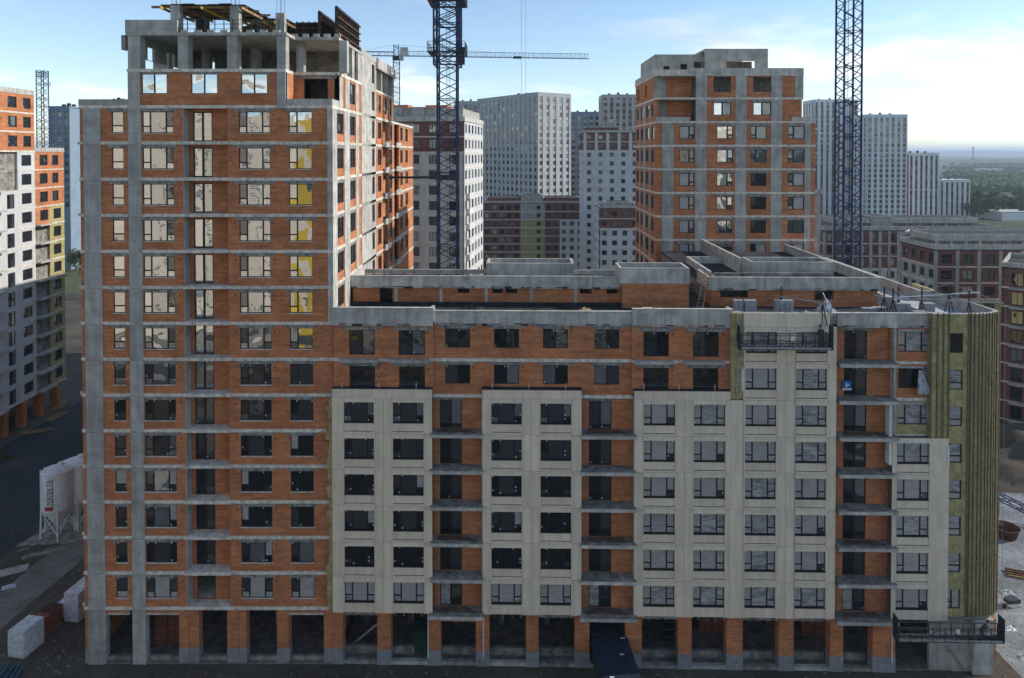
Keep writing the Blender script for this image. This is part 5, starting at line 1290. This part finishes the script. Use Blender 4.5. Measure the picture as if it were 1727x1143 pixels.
def davit(label, p, q, tri):
    t = thing('davit_arm', label, 'davit', (p[0], p[1], zr), 0, 'cradle davits on the terrace')
    P = Vector((0,0,p[2]-zr)); Q = Vector((q[0]-p[0], q[1]-p[1], q[2]-zr)); MB().tube(P, Q, .06, n=8).build('beam', 'metal', t)
    for k in tri:
        c = P+(Q-P)*k; lg_ = MB()
        for a in (0, 2.1, 4.2): lg_.bar(c, (c.x+.4*math.cos(a), c.y+.4*math.sin(a), .0), .06)
        lg_.build('tripod', 'dark', t)
        MB().bar(c, c+Vector((0,0,.9)), .09).build('post', 'dark', t)
    MB().bar(P+(Q-P)*tri[-1]+Vector((0,0,.9)), Q, .025).bar(P+(Q-P)*tri[-1]+Vector((0,0,.9)), P, .025).build('stay', 'metal', t)
def rp(px, py, Y): X, Z = at(px, py, Y); return (X, Y, Z)
davit('long steel davit arm reaching over the right edge from the sunlit terrace', rp(1548,504,2.2), rp(1692,511,-2.2), (.05,.62))
davit('steel davit arm pointing back across the sunlit terrace', rp(1500,502,2.6), rp(1652,493,3.5), (.1,.66))
davit('short dark davit arm behind the penthouse corner on the terrace', rp(1474,498,3.4), rp(1534,507,.4), (.3,.55))
davit('thin davit arm over the upper cradle beside the right penthouse', rp(1316,500,3.6), rp(1396,512,-2.0), (.02,.9))
# timber ladder leaning on the penthouse
lx, lz = at(1172, 508, 5.6); t = thing('ladder', 'grey timber ladder leaning in the gap between the two penthouses', 'ladder', (lx, 5.0, zr), R(-25))
for s in (0, .5): MB().bar((s,0,0), (s+.5,1.2,3.2), .08).build('stile', 'timber', t)
for i in range(10): part('rung', 'timber', t, None, 'rg', (.05*i+.02, .12*i+.04, .3*i+.2), lambda q: q.bar((0,0,0), (.5,0,0), .06))
def crumple(w, d, h, seed, n=14):
    g = random.Random(seed); m = MB()
    H = [[h*(.25+.75*math.sin(math.pi*i/n)*math.sin(math.pi*j/n))*g.uniform(.35,1.0) if 0 < i < n and 0 < j < n else .01 for j in range(n+1)] for i in range(n+1)]
    P = [[(w*(i/n-.5)+g.uniform(-.3,.3)*w/n, d*(j/n-.5)+g.uniform(-.3,.3)*d/n, H[i][j]) for j in range(n+1)] for i in range(n+1)]
    for i in range(n):
        for j in range(n): m.quad(P[i][j], P[i+1][j], P[i+1][j+1], P[i][j+1])
    return m
def sheet_thing(label, loc, w, d, h, seed, m='film', cat='plastic sheet', name='plastic_sheet', rz=0.0):
    o = crumple(w, d, h, seed).build(name, m, None, None, loc, rz); tag(o, label, cat); return o
X, Z = at(1390, 512, 3.0); sheet_thing('tall crumpled white plastic bundle before the right penthouse opening', (X, 2.6, zr), 1.5, 1.4, 1.5, 3)
X, Z = at(1360, 522, 1.5); sheet_thing('low white plastic sheet lying at the roof edge above the cradle', (X, 1.6, zr), 1.8, 1.4, .6, 4)
X, Z = at(795, 522, 4.5); sheet_thing('dark crumpled membrane on the shaded left roof', (X, 4.6, zr), 2.2, 1.0, .4, 5, 'bitumen')
for i, (px, m_, lab) in enumerate(((640,'timber','short timber scrap heap on the shaded roof left of the posts'), (720,'film','grey plastic sheet on the shaded roof near the tower'), (905,'bitumen','black felt roll heap on the shaded roof in the middle'), (985,'timber','timber scraps on the shaded roof before the brick shaft'))):
    sheet_thing(lab, (X_(px,4,515), 3.4+.5*(i%2), zr), 1.6, .8, .35, 60+i, m_, 'debris', 'roof_debris', R(20*i))
X, Z = at(1085, 516, 3.8); stackthing('pale slab lying in front of the brick lift shaft', 1085, 516, 3.0, 1, 'concl', (.9,.7,.35))
X, Z = at(206, 165, 1.2); sheet_thing('black membrane heap on the low left roof of the tower', (X-.4, 1.5, LV(14)+.4), 1.6, 1.5, .55, 6, 'bitumen')
# plastic drape over the open top window and the printed sack in the loggia
o = MB()
for i in range(12):
    a0, a1 = i/12, (i+1)/12
    for j in range(8):
        q0, q1 = j/8, (j+1)/8
        def P(a, q): return ((a-.5)*(.25+1.0*q)+.3*q*q, -.05-.10*math.sin(a*19+q*3)*q-.18*q, -1.9*q)
        o.quad(P(a0,q0), P(a1,q0), P(a1,q1), P(a0,q1))
x, y, z = wpt(1552, 624, -.12); tag(o.build('plastic_sheet', 'film', None, None, (x, y, z), smooth=True), 'translucent plastic film hanging out of an open window beside the insulation', 'plastic sheet')
x, y, z = wpt(1420, 658, .2)
t = thing('sack', 'blue and white printed sack in the loggia door at upper right', 'sack', (x, y, z))
MB().box(.02, .78, 0, .12, 0, .78).build('bag', 'bluebag', t); MB().box(.02, .78, -.012, 0, .02, .16).box(.28, .42, -.012, 0, .25, .65).box(.42, .60, -.012, 0, .38, .5).build('print', 'white', t)
x, y, z = wpt(1455, 622, -.6); tag(MB().bar((0,0,0), (2.0,.1,-.55), .05).build('timber_batten', 'timber', None, None, (x, y, z)), 'loose pale batten sticking out below the top right balcony', 'batten')

# ------------------------------------------------------------------ yard and street things
def silo(label, px, py, txt):
    X, Y = ground(px, py)
    t = thing('silo', label, 'silo', (X, Y, .02), R(-12), 'dry mix silos beside the track')
    MB().lathe([(0,7.95),(.5,7.93),(1.5,7.55),(1.56,7.45),(1.56,3.3)], 28).build('tank', 'white', t, smooth=True)
    MB().lathe([(1.56,3.3),(.22,1.2),(.2,1.0),(0,1.0)], 28).build('hopper', 'white', t, smooth=True)
    MB().lathe([(1.6,7.3),(1.6,7.46),(1.5,7.56)], 28).build('rim', 'white', t)
    MB().tube((.2,.3,7.7), (.2,.3,8.15), .3, n=12).build('filler_cap', 'white', t)
    for i in range(4):
        a = math.pi/4+i*math.pi/2; c, s = math.cos(a), math.sin(a)
        MB().bar((1.5*c,1.5*s,4.0), (1.62*c,1.62*s,0), .16).build('leg', 'white', t)
        MB().box(1.62*c-.2, 1.62*c+.2, 1.62*s-.2, 1.62*s+.2, 0, .06).build('foot', 'white', t)
        a2 = a+math.pi/2; MB().bar((1.6*c,1.6*s,.6), (1.52*math.cos(a2),1.52*math.sin(a2),3.1), .08).bar((1.6*math.cos(a2),1.6*math.sin(a2),.6), (1.52*c,1.52*s,3.1), .08).build('brace', 'white', t)
    MB().bar((-1.75,-.5,.0), (-1.75,-.5,7.5), .1).bar((-1.75,.0,.0), (-1.75,.0,7.5), .1).build('ladder', 'white', t)
    if txt:
        cu = bpy.data.curves.new('lettering', 'FONT'); cu.body = txt; cu.size = .78; cu.extrude = .004; cu.align_x = 'LEFT'
        fo = bpy.data.objects.new('tmp', cu); COL.objects.link(fo); dg = bpy.context.evaluated_depsgraph_get()
        me = bpy.data.meshes.new_from_object(fo.evaluated_get(dg)); bpy.data.objects.remove(fo)
        me.name = 'lettering'
        for v in me.vertices:     # wrap round the tank, reading upwards
            up_, ac = v.co.x*.80, v.co.y; ang = R(-64)-(ac/1.57)
            r_ = 1.575+v.co.z; v.co = (r_*math.cos(ang), r_*math.sin(ang), 4.15+up_)
        me.materials.clear(); me.materials.append(M['black']); o = bpy.data.objects.new('lettering', me); COL.objects.link(o); o.parent = t
        pm = MB()
        def patch(a0, a1, z0, z1):
            for i in range(5):
                p0, p1 = a0+(a1-a0)*i/5, a0+(a1-a0)*(i+1)/5
                pm.quad(*[(1.572*math.cos(R(a)), 1.572*math.sin(R(a)), z) for a, z in ((p0,z0),(p1,z0),(p1,z1),(p0,z1))])
        patch(-93, -60, 3.55, 4.0); pm.build('red_mark', 'red', t)
        pm = MB(); patch(-62.5, -60, 4.0, 7.0); pm.build('dark_bar', 'black', t)
silo('white dry mix silo with lettering and red mark, left of the tower foot', 98, 903, 'PERFEKTA')
silo('plain white silo half hidden behind the tower corner', 131, 887, None)
tag(MB().prism([(-3.5,-2.6),(3.8,-1.6),(5,4.5),(-2,3.5)], 0, .12).build('concrete_pad', 'concd', None, None, (*ground(108,900), .015)), 'rough concrete pad under the two silos', 'concrete pad')
def wrapped(label, px, py, w, d, h, rz, m='wrap', layers=6):
    X, Y = ground(px, py); t = thing('wrapped_pallet', label, 'pallet', (X, Y, .02), R(rz), 'pallets beside the dirt track')
    for i in range(3): MB().box(w*i/2-.05 if i else 0, w*i/2+.05 if i < 2 else w, 0, d, 0, .1).build('bearer', 'timber', t)
    MB().box(0, w, -.02, d+.02, .1, .14).build('deck', 'timber', t)
    for i in range(layers):
        z = .14+i*h/layers; e = rnd.uniform(0,.02); MB().box(e, w-e, e, d-e, z, z+h/layers-.008).build('layer', m, t)
    return t
wrapped('large white wrapped pallet stack beside the bottom left pipes', 13, 1110, 1.55, 2.1, 2.2, -10)
wrapped('brown brick pallet between the two white wrapped stacks', 48, 1078, 1.2, 1.2, 1.5, -9, 'redblock', 5)
wrapped('second brown brick pallet, just behind the first one', 66, 1063, 1.2, 1.3, 1.55, -9, 'redblock', 5)
wrapped('small low white pallet beside the tall white stack at the tower corner', 97, 1043, .9, 1.0, 1.3, -8)
wrapped('tall white wrapped pallet stack touching the tower corner', 108, 1050, 1.45, 2.6, 2.6, -8, layers=8)
X, Y = ground(18, 1128)
for i in range(7): tag(MB().tube((0,0,.14), (1.2,-5.5,.14), .13, n=10, caps=True).build('pipe', 'pipe', None, None, (X-1.5+i*.42, Y+.2*(i%2), .02+(.0 if i != 3 else .22))), 'blue green pipe lying in the row at the bottom left corner', 'pipe', 'pipes at the bottom left corner')
for i, (px, py, w, d_) in enumerate(((62,935,2.6,.8), (12,965,3.6,1.4), (40,927,1.2,.5), (15,990,1.2,.7), (95,925,2.0,.9))):
    X, Y = ground(px, py); sheet_thing(['pale plank heap below the silos', 'flat grey plastic sheet by the asphalt edge', 'white board scrap beside the asphalt', 'white plastic scrap on the dirt bank', 'grey board pile under the silo pad'][i], (X, Y, .02), w, d_, .25, 20+i, ['concd','conc','concd','film','concd'][i], 'debris', 'debris_sheet', R(30))
for i, (px, py) in enumerate(((30,735), (62,700), (85,712), (105,690), (20,775))):
    X, Y = ground(px, py); t = thing('timber_pile', ['long timber pile on the asphalt before the far left block', 'timber pile beside the far left arcade', 'short timber pile mid street', 'timber pile near the tower edge on the street', 'brick coloured timber pile at the left frame edge'][i], 'timber', (X, Y, .03), R(20+30*i), 'timber piles on the street')
    for k in range(5): MB().bar((0, k*.3, .1+.05*(k%2)), (3.5+.6*(k%3), k*.3+.1, .15), .14).build('plank', 'timber' if i < 4 else 'rust', t)
# navy tarpaulin trailer backing into the arcade
X, Y = ground(1045, 1143, 2.7)
t = thing('trailer', 'navy tarpaulin covered trailer backed into the ground floor opening', 'trailer', (7.1, -6.5, .02), R(4))
MB().box(0, 2.9, 0, 7.8, .8, 2.65).build('tarpaulin', 'navy', t); MB().box(.75, 2.6, 7.8, 10.4, .5, 2.75).build('cab', 'concd', t); MB().box(-.02, 2.92, -.02, 8.2, .55, .8).build('chassis', 'dark', t)
for i in range(14): part('hoop_ridge', 'navy', t, None, 'hr', (0, .3+i*.55, 2.65), lambda q: q.box(.05, 2.85, 0, .06, 0, .035))
for x in (.1, 2.45):
    for y in (1.6, 3.0, 6.6): MB().tube((x,y,.5), (x+.35,y,.5), .5, n=18).build('wheel', 'black', t)
for i, (x, y) in enumerate(((.5,1.5),(1.8,3.8),(2.3,5.6),(1.2,.6))): MB().box(x, x+.35, y, y+.12, 2.69, 2.71).build('patch', 'white', t)
X, Y = ground(694, 1130)
t = thing('container', 'dark green ribbed metal bin in the arcade, left of the white downpipe', 'container', (X, .9, .14))
MB().box(0, 1.55, 0, 1.5, .1, 1.95).build('body', 'green', t); MB().box(-.05, 1.6, -.05, 1.55, 1.95, 2.05).build('lid', 'green', t)
for i in range(5): part('rib', 'green', t, None, 'cr', (.1+i*.32, -.07, .1), lambda q: q.box(0, .12, 0, .07, 0, 1.8))
for px, y, nx, nz, lab in ((262,2.2,2,3,'red brick stack inside the second tower opening'), (1180,3.5,2,3,'red brick stack in the arcade below the third clad bay'), (1352,3.2,2,4,'tall red brick stack in the arcade opening near the right'), (1292,4.5,2,2,'low red brick stack deep in the arcade')):
    X = X_(px, y, 1090); t = thing('brick_stack', lab, 'bricks', (X, y, .13), R(rnd.uniform(-8,8)), 'brick stacks in the ground floor')
    for i in range(nx):
        for k in range(nz): MB().box(i*1.12, i*1.12+1.05, 0, 1.1, k*.85, k*.85+.8).build('pallet_load', 'redblock', t)
X = X_(1118, 2.5, 1090); t = thing('glazing_rack', 'dark glazing rack with white edge bars in the arcade opening', 'rack', (X, 2.4, .13))
MB().box(0, 1.6, 0, .9, 0, .15).build('base', 'dark', t)
for k in range(4): MB().box(0, 1.6, .1, .12, .4+k*.65, .43+k*.65).build('bar', 'metal', t)
for x in (0, 1.55): MB().box(x, x+.06, .1, .8, .15, 2.9).build('upright', 'dark', t)
MB().box(.08, 1.54, .3, .36, .2, 2.8).build('glass_sheet', 'dglass', t)
X = X_(590, 1.8, 1100); tag(MB().bar((0,0,.1), (2.3,.6,1.7), .14).build('timber_batten', 'concl', None, None, (X, 1.7, .15)), 'pale beam leaning inside the first arcade opening right of the tower', 'beam')
# right-hand yard
def mound(w, d_, h, seed, n=40):
    g = random.Random(seed); ph = [g.uniform(0,6) for _ in range(8)]; m = MB()
    def H(u, v):
        e = max(0, 1-((2*u-1)**2+(2*v-1)**2)); r = .6+.2*math.sin(9*u+ph[0])*math.cos(7*v+ph[1])+.12*math.sin(21*u+ph[2]+4*v)+.07*math.sin(37*v+ph[3]+9*u)+g.uniform(-.03,.03)
        return h*e**.7*r
    for i in range(n+1):
        for j in range(n+1): m.v.append((w*(i/n-.5), d_*(j/n-.5), H(i/n, j/n)-.01))
    for i in range(n):
        for j in range(n): a = i*(n+1)+j; m.f.append((a, a+n+1, a+n+2, a+1))
    return m
X, Y = ground(1735, 800); tag(mound(24, 22, 4.2, 31).build('earth_mound', 'dirt', None, None, (X+3, Y+6, 0), smooth=True), 'big brown earth mound beside the insulated right end', 'mound')
X, Y = ground(1697, 905); t = thing('mixing_tub', 'brown round steel tub in the yard right of the wing', 'tub', (X, Y, .02))
MB().lathe([(0,.05),(.95,.05),(1.25,1.1),(1.3,1.1),(1.28,1.0),(.9,.15),(0,.15)], 24).build('bowl', 'rust', t, smooth=True); MB().lathe([(1.26,1.08),(1.34,1.1),(1.34,1.16),(1.26,1.16)], 24).build('rim', 'rust', t)
X, Y = ground(1705, 885); t = thing('conveyor_frame', 'blue steel conveyor frame behind the brown tub', 'frame', (X, Y+2, .02), R(-38))
lattice(MB(), (-1,0,2.6), (6,0,.5), .7, 8, .1, .06).build('boom', 'blue', t); MB().bar((0,-.5,0), (0,-.2,2.2), .1).bar((0,.5,0), (0,.2,2.2), .1).build('stand', 'blue', t); MB().bar((5,0,0), (5,0,.7), .1).build('foot', 'blue', t)
X, Y = ground(1700, 972); t = thing('timber_pile', 'brown timber pile on the pale yard', 'timber', (X, Y, .02), R(-20), 'timber piles on the street')
for k in range(6): MB().bar((0,k*.22,.1+.1*(k%2)), (3.2,k*.22-.1*(k%3),.15+.1*(k%2)), .17).build('plank', 'rust' if k % 2 else 'timber', t)
X, Y = ground(1705, 1030); t = thing('barrow', 'dark wheelbarrow on the pale yard', 'barrow', (X, Y, .02), R(15))
MB().prism([(0,.15),(1.2,0),(1.2,.9),(0,.75)], .45, .8).build('tray', 'dark', t); MB().tube((-.25,.4,.2), (-.25,.5,.2), .2, n=14).build('wheel', 'black', t)
for y in (.15, .75): MB().bar((-.25,.45,.25), (1.9,y,.75), .05).bar((.9,y,.55), (1.0,y,0), .05).build('handle', 'metal', t)
for i, (px, py) in enumerate(((1680,1000),(1681,1060),(1710,1110))):
    X, Y = ground(px, py); sheet_thing(['plastic scrap near the foot of the insulated corner', 'white plastic scrap beside the low cradle', 'pale board on the yard at the bottom right'][i], (X+1, Y, .02), 1.2, .8, .3, 40+i, 'film', 'debris', 'debris_sheet')

rb = MB(); g = random.Random(77)
for i in range(700):
    zone = g.random()
    if zone < .62: px, py = g.uniform(-10,138), g.uniform(845,1142)
    elif zone < .8: px, py = g.uniform(140,1660), g.uniform(1134,1150)
    else: px, py = g.uniform(1684,1735), g.uniform(700,1142)
    X, Y = ground(px, py); r = g.uniform(.03,.11)*(1.6 if g.random() < .08 else 1); b = len(rb.v)
    if -36.5 < X < 41 and Y > -.6: continue
    for k in range(5): a = 2*math.pi*k/5+g.uniform(-.4,.4); q = r*g.uniform(.7,1.4); rb.v.append((X+q*math.cos(a), Y+q*math.sin(a), .01))
    rb.v.append((X+g.uniform(-.3,.3)*r, Y, .01+r*g.uniform(.5,1.3)))
    for k in range(5): rb.f.append((b+k, b+(k+1)%5, b+5))
stuff(rb.build('rubble', 'track'))
# ------------------------------------------------------------------ trees and far things
M['leaf'] = noise_ground('leaves', [(.3, (.05,.075,.02)), (.55, (.09,.11,.03)), (.75, (.17,.14,.03))], .9, fine=5, bump=0)
M['leafd'] = noise_ground('leaves_dark', [(.3, (.03,.05,.018)), (.6, (.05,.075,.025)), (.8, (.09,.09,.03))], .9, fine=5, bump=0)
M['bark'] = mat('bark', (.10,.075,.05), nscale=4, namt=.4)
def treemesh(seed, m, h=9, r=3.2, n=900):
    g = random.Random(seed); c = MB(); clumps = [(g.gauss(0,.45)*r, g.gauss(0,.45)*r, h*g.uniform(.38,.95), g.uniform(.25,.5)*r) for _ in range(16)]
    for _ in range(n):
        cx, cy, cz, cr_ = g.choice(clumps); d_ = Vector((g.gauss(0,1), g.gauss(0,1), g.gauss(0,1))).normalized()*cr_*g.uniform(.5,1.05)
        p = Vector((cx,cy,cz))+d_; s = g.uniform(.18,.4); a = Vector((g.gauss(0,1),g.gauss(0,1),g.gauss(0,1))).normalized()*s; b = a.cross(Vector((g.gauss(0,1),g.gauss(0,1),g.gauss(0,1)))).normalized()*s*.7
        c.quad(p-a, p+b, p+a, p-b)
    tr = MB().tube((0,0,0), (.1,0,h*.45), .22, .12, n=7)
    for cx, cy, cz, _ in clumps[:7]: tr.tube((.1,0,h*.4), (cx,cy,cz), .09, .03, n=5)
    return c.mesh('crown', m), tr.mesh('trunk', 'bark')
TM = [treemesh(1,'leaf'), treemesh(2,'leafd'), treemesh(3,'leaf',7,3.6)]
def tree(label, X, Y, s, k, group):
    t = thing('tree', label, 'tree', (X, Y, -.02), rnd.uniform(0,6), group); t.scale = (s*rnd.uniform(.9,1.2), s*rnd.uniform(.9,1.2), s)
    for nm, me in zip(('crown','trunk'), TM[k]): o = bpy.data.objects.new(nm, me); COL.objects.link(o); o.parent = t
for i in range(26):
    px, py = rnd.uniform(1628, 1740), rnd.uniform(345, 372); X, Y = ground(px, py)
    tree('bushy tree in the park beyond the white tower row at right', X, Y, rnd.uniform(.9,1.9), i%3, 'park trees beyond the tower row')
for i in range(14):
    px, py = rnd.uniform(116, 140), rnd.uniform(345, 470); X, Y = ground(px, py)
    tree('tree in the narrow view between far left block and the tower', X, Y, rnd.uniform(.9,1.5), i%3, 'trees seen left of the tower')
for i in range(16):
    tree('tree standing behind the viewpoint, mirrored in the panes of the wing', -26+i*4.6+rnd.uniform(-2,2), -96+rnd.uniform(-6,6), rnd.uniform(.9,1.4), i%3, 'trees behind the viewpoint')
fw_ = MB(); g = random.Random(11)
for _ in range(5200):
    px, py = (g.uniform(1620,1760) if g.random() < .8 else g.uniform(60,150)), 262+g.random()**2*62; X, Y = ground(px, py); dist = Y+D; s = g.uniform(4,9)
    X += g.uniform(-.03,.03)*dist; n = 5
    if math.sin(X*.011+1.3*math.sin(Y*.004))+math.sin(Y*.009+X*.003) < -.15: continue
    n = 5; b = len(fw_.v); hh = g.uniform(5,11)
    for j in range(n):
        a = 2*math.pi*j/n; fw_.v.append((X+s*math.cos(a), Y+s*math.sin(a), -.5))
    for j in range(n):
        a = 2*math.pi*j/n+.4; fw_.v.append((X+s*.7*math.cos(a), Y+s*.7*math.sin(a), hh*g.uniform(.55,.8)))
    fw_.v.append((X,Y,hh))
    for j in range(n): fw_.f += [(b+j, b+(j+1)%n, b+n+(j+1)%n, b+n+j), (b+n+j, b+n+(j+1)%n, b+2*n)]
stuff(fw_.build('far_wood', 'leaf'))
for i, (px, py, w) in enumerate(((1668,319,70), (1705,321,90), (1652,288,60), (1715,292,110), (1690,372,40))):
    X, Y = ground(px, py); t = thing('warehouse', ['long white shed at the edge of the far plain', 'longest white shed by the far road', 'small pale shed in the far woods', 'pale shed near the horizon at right', 'low yellowish shed beyond the low brick blocks'][i], 'shed', (X, Y, 0), R(5), 'sheds on the far plain')
    MB().box(0, w, 0, 18, 0, 5).build('wall', 'white', t); MB().prism([(0,0),(0,18),(w,18),(w,0)], 5, 5.6).build('roof', 'fargrey', t)
X, Y = ground(1641, 275); t = thing('radio_mast', 'thin radio mast on the horizon at right', 'mast', (X, Y, 0)); lattice(MB(), (0,0,0), (0,0,70), 3.0, 14, .9, .5).build('lattice', 'mast', t)

# ------------------------------------------------------------------ haze
hm = bpy.data.materials.new('haze'); hm.use_nodes = True; hn = hm.node_tree.nodes; hn.remove(hn['Principled BSDF'])
pv = hn.new('ShaderNodeVolumePrincipled'); pv.inputs['Color'].default_value = (.66,.80,.95,1); pv.inputs['Density'].default_value = .00016; pv.inputs['Anisotropy'].default_value = .2
hm.node_tree.links.new(pv.outputs[0], hn['Material Output'].inputs['Volume'])
me = MB().box(-23000, 23000, -22900, 23300, -3, 135).mesh('haze', hm); stuff(place('haze', me))
